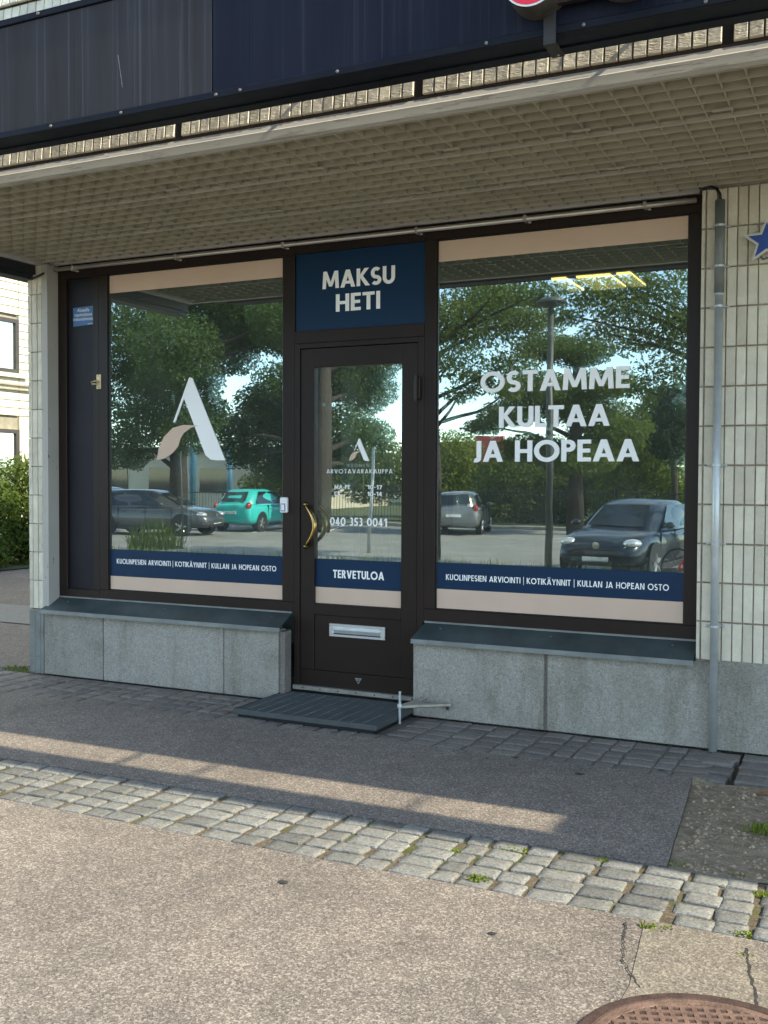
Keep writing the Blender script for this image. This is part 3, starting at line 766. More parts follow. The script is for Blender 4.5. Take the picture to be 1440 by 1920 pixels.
# transom panel above the door
TP = empty('transom_panel', parent=B)
bars('head_bar', [(-3.335, -2.453, 2.776, ZT)], -.002, .075, 'frame_brown', TP); bars('transom_bar', [(-3.335, -2.453, 2.222, 2.298)], -.002, .075, 'frame_brown', TP)
mb = MB(); mb.bbox(-3.333, -2.455, .010, .07, 2.2985, 2.7755, .001); fixn(mb.build('panel', 'vinyl_navy', TP))
lettering('lettering', 'MAKSU', -3.142, -2.648, 2.548, .106, .0065, 'vinyl_white', TP, .20, .07)
lettering('lettering', 'HETI', -3.048, -2.746, 2.404, .106, .0065, 'vinyl_white', TP, .20, .08)

# ---- door
D = empty('door', (0, 0, 0), parent=B); D["label"] = 'dark brown shop door with tall glass pane and letter slot'
bars('door_frame', [(-3.335, -3.297, .085, 2.2215), (-2.492, -2.453, .085, 2.2215), (-3.2965, -2.4925, 2.190, 2.2215)], -.002, .075, 'frame_brown', D)
GX0, GX1, GZ0, GZ1 = -3.196, -2.600, .608, 2.072
bars('leaf', [(-3.294, -2.495, .090, .190), (-3.294, GX0, .1905, 2.187), (GX1, -2.495, .1905, 2.187), (GX0, GX1, 2.072, 2.187), (GX0, GX1, .537, .608)], .006, .06, 'frame_brown', D)
mb = MB(); mb.bbox(GX0+.001, GX1-.001, .013, .05, .1905, .5365, .002); fixn(mb.build('lower_panel', 'frame_brown', D))
mb = MB(); mb.add([(GX0, .030, GZ0), (GX1, .030, GZ0), (GX1, .030, GZ1), (GX0, .030, GZ1)], [(0, 1, 2, 3)]); mb.build('pane', 'glass_outer', D)
mb = MB(); mb.add([(GX0, .052, GZ0), (GX1, .056, GZ0), (GX1, .056, GZ1), (GX0, .052, GZ1)], [(0, 1, 2, 3)]); mb.build('inner_pane', 'glass_inner', D)
mb = MB(); mb.add([(GX0, .027, .708), (GX1, .027, .708), (GX1, .027, .885), (GX0, .027, .885)], [(0, 1, 2, 3)]); mb.build('navy_band', 'vinyl_navy', D)
mb = MB(); mb.add([(GX0, .027, GZ0), (GX1, .027, GZ0), (GX1, .027, .708), (GX0, .027, .708)], [(0, 1, 2, 3)]); mb.build('beige_band', 'vinyl_beige', D)
yl = .025
lettering('lettering', 'TERVETULOA', -3.072, -2.720, .770, .050, yl, 'vinyl_white', D, .2)
lettering('lettering', '040 353 0041', -3.095, -2.703, 1.095, .050, yl, 'vinyl_white', D, .18)
lettering('lettering', 'MA-PE', -3.063, -2.955, 1.320, .026, yl, 'vinyl_white', D, .16, .13)
lettering('lettering', '10-17', -2.836, -2.738, 1.320, .026, yl, 'vinyl_white', D, .16, .13)
lettering('lettering', 'LA', -3.063, -3.020, 1.279, .026, yl, 'vinyl_white', D, .16, .13)
lettering('lettering', '10-14', -2.836, -2.738, 1.279, .026, yl, 'vinyl_white', D, .16, .13)
lettering('lettering', 'ARVOTAVARAKAUPPA', -3.120, -2.668, 1.416, .026, yl, 'vinyl_white', D, .11, .26)
lettering('lettering', 'SUOMEN', -2.972, -2.828, 1.456, .018, yl, 'vinyl_faint', D, .10, .5)
logo(D, -2.892, 1.561, .252, yl)
# letter slot
mb = MB()
for x0, x1, z0, z1 in ((-3.085, -2.703, .409, .424), (-3.085, -2.703, .474, .489), (-3.085, -3.055, .4245, .4735), (-2.733, -2.703, .4245, .4735)): mb.bbox(x0, x1, .000, .0125, z0, z1, .002)
s = fixn(mb.build('letter_slot', 'slot_metal', D))
mb = MB(); mb.add([(-3.055, .004, .474), (-2.733, .004, .474), (-2.733, .0005, .452), (-3.055, .0005, .452), (-2.733, .006, .430), (-3.055, .006, .430)], [(0, 1, 2, 3), (3, 2, 4, 5)]); mb.build('flap', 'slot_metal', s)
mb = MB(); mb.box(-3.055, -2.733, .0095, .0128, .4245, .4735); mb.build('slot_recess', 'recess_black', s)
# brass pull handle, bowed to the right
def handle(y, parent, x0, sgn=1):
    pts = []
    for i in range(17):
        t = i/16; pts.append((x0+.088*math.sin(PI*t)**.85, y-.045*math.sin(PI*min(1, max(0, t)))**.4, 1.222-.262*t))
    rad = [.009+.0055*math.sin(PI*i/16) for i in range(17)]
    mb = MB(); mb.tube(pts, rad, 10)
    for z in (1.222, .960):
        mb.lathe([(.017, y+.006), (.017, y-.006), (.010, y-.012), (.006, y-.02)], (x0, 0, z), 14, 'y')
    return fixn(mb.build('handle', 'brass', parent, True))
handle(.006, D, -3.256)
handle_refl = handle(.0, D, -3.220); handle_refl.data.transform(Matrix.Translation((0.0, .07, 0)) @ Matrix.Scale(1, 4));  # mirrored copy added behind the pane to stand in for the reflection
for v in handle_refl.data.vertices: v.co.y = .075+(.07-v.co.y)
for z in (1.918, .33):
    mb = MB(); mb.bbox(-2.515, -2.470, -.022, .004, z-.065, z+.065, .004); mb.tube([(-2.493, -.026, z-.075), (-2.493, -.026, z+.075)], .011, 8); fixn(mb.build('hinge', 'frame_brown', D))
mb = MB(); mb.bbox(-3.335, -2.455, -.022, .05, .062, .0895, .003); th = fixn(mb.build('threshold', 'steel_strip', D))
mb = MB()
for i in range(7): mb.lathe([(.005, -.0225), (.004, -.0245), (0.0, -.025)], (-3.26+.125*i, 0, .077), 8, 'y')
fixn(mb.build('screw', 'iron_black', th))
# small triangular badge near the foot of the door
mb = MB(); mb.poly_xz([(-2.905, .163), (-2.860, .163), (-2.8825, .128)], .0045); bd = mb.build('badge', 'slot_metal', D)
mb = MB(); mb.poly_xz([(-2.899, .1595), (-2.866, .1595), (-2.8825, .134)], .004); mb.build('badge_face', 'iron_black', bd)
lettering('badge_mark', 'VE', -2.893, -2.872, .149, .008, .0035, 'slot_metal', bd, .2)

# ---- canopy: lattice soffit, white drip trim, tiled fascia
FX0, FX1 = -5.33, 4.2
ZS = 2.878
SF = tag(empty('soffit', parent=B))
mb = MB(); mb.box(FX0, FX1, -1.63, .0-.001, ZS+.10, ZS+.12); mb.build('backing', 'soffit_back', SF)
sl = MB().box(FX0+.01, FX1, -.0022, .0022, .0, .085).mesh(); sl.name = 'slat'; sl.materials.append(MAT['slat'])
for k in range(16):
    o = bpy.data.objects.new('slat', sl); COL.objects.link(o); o.parent = SF; o.location = (0, -1.60+.1*k, ZS)
cr = MB().box(-.0016, .0016, -1.63, -.004, 0, .083).mesh(); cr.name = 'cross_slat'; cr.materials.append(MAT['slat'])
k = 0; x = -5.29
while x < 1.6:
    o = bpy.data.objects.new('cross_slat', cr); COL.objects.link(o); o.parent = SF; o.location = (x, 0, ZS+.0035+random.uniform(-.001, .001)); x += .1
rl = MB().box(0, 1.796, -.0055, .0055, -.002, .018).mesh(); rl.name = 'support_rail'; rl.materials.append(MAT['rail'])
for j, y in enumerate((-1.1, -.5)):
    for i in range(4):
        o = bpy.data.objects.new('support_rail', rl); COL.objects.link(o); o.parent = SF; o.location = (-5.25+.6*j+1.8*i, y, ZS)
# spring clips lying in some of the cells
for (x, y) in ((-1.84, -1.20), (-.66, -1.2), (-1.23, -.60), (-2.54, -1.2), (-2.24, -.6), (-3.4, -1.2), (-.46, -.6), (-3.14, -.6), (-4.1, -.6), (-1.24, -1.2)):
    mb = MB(); mb.box(x, x+.08, y-.012, y+.012, ZS-.002, ZS+.004); mb.build('clip', 'slat', SF)
YC = -1.645
mb = MB(); mb.add([], [])
pr = [(-1.625, 2.874), (-1.672, 2.874), (-1.672, 2.912), (-1.664, 2.918), (-1.657, 2.943), (-1.625, 2.943)]
v = [(FX0-.03, a, b) for a, b in pr]+[(FX1, a, b) for a, b in pr]; n = len(pr)
fixn(MB().add(v, [(i, (i+1) % n, (i+1) % n+n, i+n) for i in range(n)]+[tuple(range(n)), tuple(range(n, 2*n))]).build('drip_trim', 'white_trim', B))
mb = MB(); mb.box(FX0-.02, FX1, -1.637, -1.56, 2.944, 4.30); mb.build('fascia', 'mortar_dark', B)
mb = MB(); mb.box(FX0-.02, FX1, -1.648, -1.6375, 2.944, 2.958); mb.build('flashing', 'mortar_dark', B)
mb = MB(); mb.box(FX0, FX1, -1.559, -.001, 3.0, 4.28); mb.build('canopy_core', 'building_mass', B)
posts = [-2.978-1.22*k for k in (2, 1)]+[-2.978, -1.762, -.541, .68, 1.90, 3.12]
for x in posts:
    mb = MB(); mb.box(x-.016, x+.016, -1.649, -1.6372, 2.9585, 4.29); mb.build('cover_post', 'bracket', B)
ft = [tile_mesh(.0485, .1925, .015, 40+k, .0016, 'tile') for k in range(10)]
ntile = 0; stuff = MB()
for i in range(len(posts)-1):
    a, b = posts[i]+.018, posts[i+1]-.018; nn = 22; p = (b-a)/nn
    for r in range(6):
        z = 3.058+.2006*r
        for c in range(nn):
            x = a+(c+.5)*p
            if (r == 0 and -4.55 < x < -.05) or (r in (3, 4) and -4.2 < x < -3.0 and ntile < 120):
                put_tile(TR.choice(ft), x, -1.637, z).rotation_euler.x -= .10; ntile += 1
            else: stuff.bbox(x-.0243, x+.0243, -1.651, -1.636, z-.096, z+.096, .003)
tag(fixn(stuff.build('fascia_cladding', 'tile', B)), kind='stuff')
# left end of the canopy: pale edge strip and dark beam below it
mb = MB(); mb.bbox(-5.375, -5.331, -1.62, -.005, 2.862, 2.95, .004); fixn(mb.build('edge_strip', 'white_trim', B))
mb = MB(); mb.box(-5.52, -5.40, -1.62, 6, 2.765, 2.90); mb.box(-5.399, -5.376, -1.62, 6, 2.80, 2.90); mb.build('edge_beam', 'dark_beam', B)
mb = MB(); mb.bbox(-5.33, -.872, -.022, -.001, 2.869, 2.955, .001); fixn(mb.build('cover_strip', 'white_trim', B))

# ================================================================== THINGS FIXED TO THE BUILDING
# navy sign box
S = tag(empty('fascia_sign', (-2.5, -2.01, 2.91)), 'long navy sign box with streaked faces hung before the canopy edge', 'sign')
S.location = (0, 0, 0)
SX0, SX1 = -5.2, 4.0
SZ0, SZ1 = 2.912, 3.44
mb = MB(); mb.bbox(SX0, SX1, -2.075, -1.930, SZ0+.012, SZ1-.012, .003); fixn(mb.build('box', 'sign_frame', S))
for a, b, m in ((SX0+.01, -2.483, 'sign_face_dusty'), (-2.478, .35, 'sign_face_blue'), (.355, 3.99, 'sign_face_blue')):
    mb = MB(); mb.bbox(a, b, -2.088, -2.0755, SZ0+.03, SZ1-.03, .002); fixn(mb.build('face_panel', m, S))
mb = MB()
mb.bbox(SX0, SX1, -2.098, -2.0755, SZ0, SZ0+.0295, .003); mb.bbox(SX0, SX1, -2.098, -2.0755, SZ1-.0295, SZ1, .003)
mb.bbox(SX0, SX1, -2.0753, -1.985, SZ0+.002, SZ0+.0118, .002); mb.bbox(SX0, SX1, -1.984, -1.925, SZ0-.004, SZ0+.0116, .002)
fixn(mb.build('rim', 'sign_frame', S))
for x in (-3.33, -2.94, -2.455, -2.34, -1.9, -1.30, -.95, -.55, -4.1):
    mb = MB(); mb.lathe([(.007, -2.098), (.006, -2.102), (0, -2.104)], (x, 0, SZ0+.014), 8, 'y'); fixn(mb.build('screw', 'screw', S))
for x in (-3.40, -3.0, -2.0):
    mb = MB(); mb.lathe([(.008, -2.098), (.007, -2.103), (0, -2.105)], (x, 0, SZ1-.014), 8, 'y'); fixn(mb.build('screw', 'screw', S))
for x in (-4.6, -2.0, -.55, 1.0, 2.1):
    mb = MB(); mb.box(x-.006, x+.006, -1.93, -1.652, 3.31, 3.325); mb.build('bracket', 'bracket', S)
for x in (.25,):
    mb = MB(); mb.box(x-.008, x+.008, -1.93, -1.652, 3.05, 3.07); mb.build('bracket', 'bracket', S)
# unseen box added to block sun in the gap, ending the lit ground strip
mb = MB(); mb.bbox(2.85, 4.0, -1.9245, -1.653, 2.915, 3.44, .004); fixn(mb.build('sun_blocker', 'sign_frame', S))
# scratch on the dusty face
mb = MB(); mb.poly_xz([(-2.965, 3.175), (-2.961, 3.175), (-2.938, 3.035), (-2.941, 3.035)], -2.0888); mb.build('scratch', 'screw', S)

# red channel letters in front of the sign, only their feet reach into the picture
def channel_letter(x, z, r, label):
    L = tag(empty('channel_letter', (x, -2.2, z)), label, 'sign letter', 'red letters before the sign')
    mb = MB(); o = []; 
    prof = arc(0, 0, r, r, 180, 360, 18)+[(r, .32), (-r, .32)]
    n = len(prof)
    back = [(a*.93, b*.93) for a, b in prof]
    v = [(a, -.0, b) for a, b in prof]+[(a*1.0, .11, b) for a, b in prof]
    fixn(mb.add(v, [(i, (i+1) % n, (i+1) % n+n, i+n) for i in range(n)]+[tuple(range(n, 2*n))]).build('casing', 'letter_side', L))
    mb = MB(); w2 = [(a*.97, b*.97) for a, b in prof]; mb.poly_xz([(a, b) for a, b in w2], -.002, .004); fixn(mb.build('rim', 'white_plastic', L))
    mb = MB(); w2 = [(a*.92, b*.93+.002) for a, b in prof]; mb.poly_xz(w2, -.0045, -.0025); fixn(mb.build('face', 'red_face', L))
    return L
channel_letter(-1.105, 3.078, .105, 'red letter foot with white rim above the angle bracket')
channel_letter(-.80, 3.10, .125, 'second red letter foot right of the angle bracket')
channel_letter(-.36, 3.12, .11, 'third red letter at the right picture edge above the sign')
LR = tag(empty('letter_rail', (0, 0, 0)), 'dark rail with angle brackets carrying the red letters', 'rail')
mb = MB(); mb.bbox(-1.12, 2.2, -2.135, -2.105, 3.0, 3.09, .003); fixn(mb.build('rail', 'bracket', LR))
for x in (-1.067, .6):
    mb = MB(); mb.bbox(x-.022, x+.022, -2.108, -2.100, 2.885, 3.0, .001)
    mb.add([(x-.022, -2.108, 2.885), (x+.022, -2.108, 2.885), (x+.022, -1.995, 2.880), (x-.022, -1.995, 2.880), (x-.022, -2.108, 2.879), (x+.022, -2.108, 2.879), (x+.022, -1.995, 2.874), (x-.022, -1.995, 2.874)],
           [(0, 1, 2, 3), (4, 7, 6, 5), (0, 4, 5, 1), (1, 5, 6, 2), (2, 6, 7, 3), (3, 7, 4, 0)])
    fixn(mb.build('angle_bracket', 'bracket', LR))
    mb = MB(); mb.lathe([(.006, 2.8735), (.005, 2.870), (0, 2.869)], (x+.005, -2.015, 0), 8); fixn(mb.build('screw', 'screw', LR))

# aluminium tube along the window heads
T = tag(empty('aluminium_tube', (0, 0, 0)), 'thin aluminium tube clipped along the top of the shopfront', 'tube')
mb = MB(); mb.tube([(-5.262, -.030, 2.838), (-.905, -.030, 2.832)], .0145, 12); fixn(mb.build('tube', 'alu_tube', T, True))
for x in (-5.10, -4.22, -3.40, -2.49, -1.83, -1.17):
    mb = MB(); mb.bbox(x-.009, x+.009, -.049, -.001, 2.815, 2.852, .003); mb.bbox(x+.009, x+.026, -.012, -.001, 2.812, 2.822, .002); fixn(mb.build('clip', 'alu_tube', T))
# conduit on the tiled wall
C = tag(empty('conduit_pipe', (-.775, -.14, 0)), 'tall galvanised pipe with clips on the cream tiled wall', 'pipe')
C.location = (0, 0, 0)
px_, py_ = -.772, -.142
mb = MB(); mb.tube([(px_, py_, .0), (px_, py_, 2.32)], .0205, 16); fixn(mb.build('pipe', 'galvanised', C, True))
mb = MB(); mb.tube([(px_, py_, 2.3205), (px_-.002, py_, 2.79)], .0245, 16); fixn(mb.build('sleeve', 'pipe_dark', C, True))
mb = MB(); mb.tube([(px_, py_, 2.316), (px_, py_, 2.326)], .0252, 16); fixn(mb.build('coupling', 'galvanised', C, True))
for z in (2.663, 2.46, 2.26, 1.46, 0.64, .97 if False else 1.06):
    mb = MB(); mb.tube([(px_, py_, z-.005), (px_, py_, z+.005)], .0228 if z < 2.3 else .0265, 16); mb.bbox(px_-.045, px_+.045, -.116, -.104, z-.005, z+.005, .002)
    for sx in (-1, 1): mb.lathe([(.007, -.119), (.006, -.124), (0, -.126)], (px_+sx*.042, 0, z), 8, 'y')
    fixn(mb.build('clip', 'galvanised', C))
mb = MB(); mb.tube([(px_-.001, py_, 2.78), (px_-.004, py_, 2.82), (px_-.02, py_+.005, 2.85), (px_-.05, py_+.02, 2.866), (px_-.085, py_+.045, 2.868), (px_-.11, -.06, 2.862)], .0085, 8); fixn(mb.build('cable', 'cable', C, True))
# star sign
ST = tag(empty('star_sign', (-.549, -.14, 2.565)), 'blue five-pointed star with pale rim standing off the tiles', 'sign')
def star(R, r): return [((R if i % 2 == 0 else r)*math.cos(math.radians(90+36*i)), (R if i % 2 == 0 else r)*math.sin(math.radians(90+36*i))) for i in range(10)]
fixn(MB().poly_xz(star(.118, .052), -.012, .010).build('rim', 'star_rim', ST)); fixn(MB().poly_xz(star(.092, .0375), -.0145, -.0125).build('face', 'star_blue', ST))
mb = MB(); mb.tube([(.0, .010, 0), (.0, .037, 0)], .012, 8); mb.tube([(-.03, .006, -.07), (-.02, .034, -.08), (.03, .034, -.07)], .006, 8); fixn(mb.build('standoff', 'pipe_dark', ST))
# surveillance sticker
K = tag(empty('warning_sticker', (0, 0, 0)), 'small blue video surveillance sticker on the dark side panel', 'sticker')
MB().poly_xz([(-5.150, 1.190+1.38), (-4.966, 1.196+1.38), (-4.964, 1.069+1.38), (-5.148, 1.060+1.38)], .0215, .0205).build('sheet', 'sticker_blue', K)
font_text('lettering', 'Alueella\nnauhoittava\nvideovalvonta', -5.057, 2.540, .034, .0198, 'vinyl_white', K)
font_text('lettering', 'valvonta', -4.972, 2.449, .014, .0198, 'vinyl_white', K, 'RIGHT')
# latch plate
H = tag(empty('latch_plate', (0, 0, 0)), 'brass latch plate with a small lever on the dark mullion', 'latch')
mb = MB(); mb.bbox(-4.922, -4.882, -.005, -.0005, 1.995, 2.095, .002); fixn(mb.build('plate', 'brass_plate', H))
mb = MB(); mb.tube([(-4.900, -.006, 2.045), (-4.918, -.022, 2.050), (-4.945, -.03, 2.040), (-4.935, -.03, 2.025), (-4.905, -.02, 2.03)], .0065, 8); fixn(mb.build('lever', 'brass_plate', H, True))
mb = MB()
for z in (2.005, 2.085): mb.lathe([(.004, -.0055), (.003, -.0075), (0, -.008)], (-4.902, 0, z), 8, 'y')
fixn(mb.build('screw', 'screw', H))
# door bell
DB = tag(empty('door_bell', (0, 0, 0)), 'white plastic door bell with blue ringed button left of the door', 'door bell')
mb = MB(); mb.bbox(-3.428, -3.376, -.026, -.0005, 1.168, 1.265, .006); fixn(mb.build('case', 'white_plastic', DB))
mb = MB(); mb.bbox(-3.420, -3.386, -.0285, -.0262, 1.178, 1.226, .001); rg = fixn(mb.build('ring', 'button_blue', DB))
mb = MB(); mb.bbox(-3.415, -3.391, -.0305, -.0287, 1.183, 1.221, .001); fixn(mb.build('button', 'white_plastic', DB))
# step grating
G = tag(empty('step_grating', (0, 0, 0)), 'grey steel grating forming a low step before the door', 'grating')
gx0, gx1, gy0, gy1, gz = -3.388, -2.462, -.60, -.025, .047
mb = MB(); mb.bbox(gx0, gx1, gy0, gy0+.006, gz-.030, gz, .001); mb.bbox(gx0, gx1, gy1-.006, gy1, gz-.030, gz, .001); mb.bbox(gx0, gx0+.005, gy0+.0062, gy1-.0062, gz-.030, gz, .001); mb.bbox(gx1-.005, gx1, gy0+.0062, gy1-.0062, gz-.030, gz, .001)
fixn(mb.build('frame', 'grate_steel', G))
lb = MB().box(gx0+.006, gx1-.006, -.0022, .0022, -.018, -.001).mesh(); lb.name = 'bar'; lb.materials.append(MAT['grate_steel'])
for k in range(1, 20):
    o = bpy.data.objects.new('bar', lb); COL.objects.link(o); o.parent = G; o.location = (0, gy0+.006+.0285*k, gz)
lc = MB().box(-.002, .002, gy0+.007, gy1-.007, -.017, .0006).mesh(); lc.name = 'cross_bar'; lc.materials.append(MAT['sill_edge'])
for k in range(1, 12):
    o = bpy.data.objects.new('cross_bar', lc); COL.objects.link(o); o.parent = G; o.location = (gx0+.0762*k, 0, gz)
mb = MB(); mb.box(gx0+.02, gx1-.02, gy0+.02, gy1-.01, -.03, .022); mb.build('drain_bed', 'iron_black', G)
# bracket of the door holder on the plinth
DH = tag(empty('door_holder', (0, 0, 0)), 'galvanised door holder bracket with upright pin beside the grating', 'bracket')
mb = MB(); mb.bbox(-2.395, -2.365, -.112, -.1045, .085, .150, .002); fixn(mb.build('wall_plate', 'steel_strip', DH))
mb = MB(); mb.bbox(-2.262, -2.228, -.112, -.1045, .055, .150, .002); fixn(mb.build('wall_plate', 'steel_strip', DH))
mb = MB(); mb.tube([(-2.225, -.122, .092), (-2.44, -.32, .098)], .0125, 6); fixn(mb.build('arm', 'steel_strip', DH))
mb = MB(); mb.tube([(-2.38, -.118, .11), (-2.435, -.30, .104)], .008, 6); fixn(mb.build('stay', 'steel_strip', DH))
mb = MB(); mb.tube([(-2.447, -.328, .0), (-2.447, -.328, .185)], .0075, 8); mb.lathe([(.013, .09), (.016, .10), (.013, .113)], (-2.447, -.328, 0), 10); fixn(mb.build('pin', 'galvanised', DH))
mb = MB(); mb.lathe([(.009, -.113), (.009, -.120), (0, -.121)], (-2.245, 0, .068), 8, 'y'); fixn(mb.build('bolt', 'rust_dark', DH))
# cable at the left pilaster head
mb = MB(); mb.tube([(-5.47, -.13, 2.80), (-5.42, -.13, 2.775), (-5.37, -.128, 2.772), (-5.32, -.125, 2.785), (-5.285, -.12, 2.80)], .008, 8); PC = tag(fixn(mb.build('loose_cable', 'cable', smooth=True)), 'short black cable sagging at the head of the left pilaster', 'cable')

# notice behind the right window, fluorescent lamps inside
PN = tag(MB().add([(-2.29, .062, 1.075), (-2.15, .062, 1.075), (-2.15, .062, 1.32), (-2.29, .062, 1.32)], [(0, 1, 2, 3)]).build('paper_notice', 'paper'), 'plain grey sheet stuck behind the right shop window', 'notice')
CL = tag(empty('ceiling_lamp', (0, 0, 0)), 'lit yellow fluorescent louvre lamp on the shop ceiling', 'ceiling lamp')
for x0, x1 in ((-1.99, -1.895), (-1.825, -1.72), (-1.712, -1.607), (-1.565, -1.475)):
    mb = MB(); mb.box(x0, x1, 1.0, 1.47, 2.690, 2.700); mb.build('diffuser', 'lamp_light', CL)
mb = MB(); mb.box(-2.01, -1.455, .98, 1.49, 2.701, 2.7195); mb.build('housing', 'iron_black', CL)
mb = MB()
for x0, x1 in ((-1.99, -1.895), (-1.825, -1.72), (-1.712, -1.607), (-1.565, -1.475)):
    for k in range(1, 12): mb.box(x0, x1, 1.0+.039*k, 1.003+.039*k, 2.678, 2.6895)
mb.build('louvre', 'interior_pale', CL)
DS = tag(empty('display_stand', (0, 0, 0)), 'thin white upright stand inside the left shop window', 'stand')
mb = MB(); mb.tube([(-4.55, .55, .12), (-4.55, .55, 1.6)], .012, 8); mb.lathe([(.12, .12), (.12, .135), (.02, .14)], (-4.55, .55, 0), 16); fixn(mb.build('post', 'white_plastic', DS))

# ================================================================== ON THE GROUND
MH = tag(empty('manhole_cover', (-.335, -3.105, 0)), 'round rusty iron manhole cover with a raised grid', 'manhole cover')
fixn(MB().lathe([(.345, -.02), (.345, .007), (.338, .010), (.312, .010), (.308, .006)], n=64).build('ring', 'rust_dark', MH))
fixn(MB().lathe([(.307, -.01), (.307, .009), (.285, .009), (.283, .002)], n=64).build('cover', 'rust', MH))
mb = MB(); p = .030; ca, sa = math.cos(.35), math.sin(.35)
def bar_on(u, horizontal):
    h = math.sqrt(max(0, .284**2-u*u)); w2 = .0062
    if h < .03: return
    q = [(-h, u-w2), (h, u-w2), (h, u+w2), (-h, u+w2)] if horizontal else [(u-w2, -h), (u+w2, -h), (u+w2, h), (u-w2, h)]
    z = .0088 if horizontal else .0082
    q = [(a*ca-b*sa, a*sa+b*ca) for a, b in q]
    mb.add([(a, b, .0) for a, b in q]+[(a, b, z) for a, b in q], [(4, 5, 6, 7), (0, 1, 5, 4), (1, 2, 6, 5), (2, 3, 7, 6), (3, 0, 4, 7)])
for k in range(-9, 10): bar_on(k*p, True); bar_on(k*p, False)
mb.build('grid', 'rust', MH)
fixn(MB().lathe([(.282, .0), (.282, .0015), (0.001, .0015)], n=48).build('recess', 'rust_dark', MH))
# cracks in the paving
def crack(pts, w, label):
    L = []; R = []
    for i, (x, y) in enumerate(pts):
        ww = w*random.uniform(.4, 1.2); L.append((x-ww, y, .0042)); R.append((x+ww, y, .0042))
    mb = MB(); n = len(pts); mb.add(L+R, [(i, n+i, n+i+1, i+1) for i in range(n-1)])
    return tag(mb.build('crack', 'tar'), kind='structure')
def wob(a, b, n, s): return [(a[0]+(b[0]-a[0])*i/n+random.uniform(-s, s), a[1]+(b[1]-a[1])*i/n) for i in range(n+1)]
crack(wob((-.705, -2.40), (-.655, -2.66), 26, .004)+wob((-.65, -2.67), (-.575, -2.80), 12, .004), .0032, '')
crack(wob((-.345, -2.42), (-.315, -2.60), 16, .003)+wob((-.31, -2.61), (-.265, -2.83), 18, .004), .0042, '')
for i, (x, y, r) in enumerate(((-1.27, -.86, .022), (-1.63, -.72, .016), (-.935, -.62, .018), (-1.83, -2.60, .020), (-1.05, -2.66, .014), (-1.75, -.80, .013))):
    mb = MB(); n = 10; mb.add([(x+r*random.uniform(.8, 1.1)*math.cos(2*PI*k/n), y+r*.75*random.uniform(.8, 1.1)*math.sin(2*PI*k/n), .0045) for k in range(n)], [tuple(range(n))])
    tag(mb.build('tar_spot', 'tar'), kind='structure')
# weeds and moss
def weed(x, y, r, n, h, label, mat='moss_green', z=0):
    rr = random.Random(int(abs(x*1000)+abs(y*777))); mb = MB()
    for i in range(n):
        a = rr.uniform(0, 2*PI); d = r*1.1*rr.random()**.8; bx, by = d*math.cos(a), d*math.sin(a)*.6
        hh = h*.6*rr.uniform(.3, 1); t = rr.uniform(0, 2*PI); lx, ly = math.cos(t), math.sin(t); wv = rr.uniform(.0015, .004); ln = rr.uniform(.003, .013)
        mb.add([(bx-ly*wv, by+lx*wv, 0), (bx+ly*wv, by-lx*wv, 0), (bx+lx*ln+ly*wv, by+ly*ln-lx*wv, hh), (bx+lx*ln*1.5, by+ly*ln*1.5, hh*.9), (bx+lx*ln-ly*wv, by+ly*ln+lx*wv, hh)], [(0, 1, 2, 3, 4)])
    o = mb.build('weed', mat); o.location = (x, y, z-.006); return tag(o, label, 'weed', 'weeds in the paving joints')
weed(-1.245, -2.275, .035, 60, .035, 'bright green weed in the lower cobble row left of centre')
weed(-1.225, -1.93, .05, 110, .018, 'flat green moss cushion on the upper cobble row')
weed(-.905, -1.90, .028, 70, .022, 'green moss tuft at the upper cobble edge near the asphalt corner')
weed(-.63, -2.40, .035, 70, .03, 'green weed below the cobbles at the concrete patch')
weed(-.575, -2.385, .022, 36, .024, 'smaller green weed beside the one at the concrete patch')
weed(-.365, -2.32, .03, 80, .02, 'green moss at the lower end of the right cobbles')
weed(-.345, -1.97, .035, 90, .022, 'green moss between the last cobbles near the soil')
weed(-.44, -1.80, .03, 50, .02, 'small green weed in the soil above the cobbles', z=-.01)
weed(-.66, -1.80, .06, 130, .018, 'dull moss patch at the corner of soil and asphalt', z=-.01)
weed(-.42, -1.29, .06, 60, .07, 'leafy green plant at the right edge of the soil', z=-.005)
weed(-.345, -2.47, .016, 40, .022, 'tiny green sprout in the crack above the manhole')
weed(-5.60, -.03, .16, 200, .03, 'broad moss patch beside the foot of the left pilaster')
ORD = 'first second third fourth fifth last'.split()
MX = ((-2.76, -1.89), (-1.86, -1.91), (-1.55, -1.92), (-1.42, -2.05), (-1.0, -2.05), (-.84, -2.33))
for i, (x, y) in enumerate(MX):
    o = weed(x, y, .03, 45, .008, 'thin moss line in the cobble strip, %s of six from the left' % ORD[sorted(MX).index((x, y))], z=0); o['group'] = 'moss in the cobble joints'; o['category'] = 'moss'; o.name = 'moss'
mb = MB(); mb.add([(-.50, -.83, .012), (-.46, -.845, .016), (-.43, -.83, .010), (-.455, -.815, .018)], [(0, 1, 3), (1, 2, 3)]); tag(mb.build('dry_leaf', 'dry_leaf'), 'curled rust coloured leaf by the corner cobbles', 'leaf')

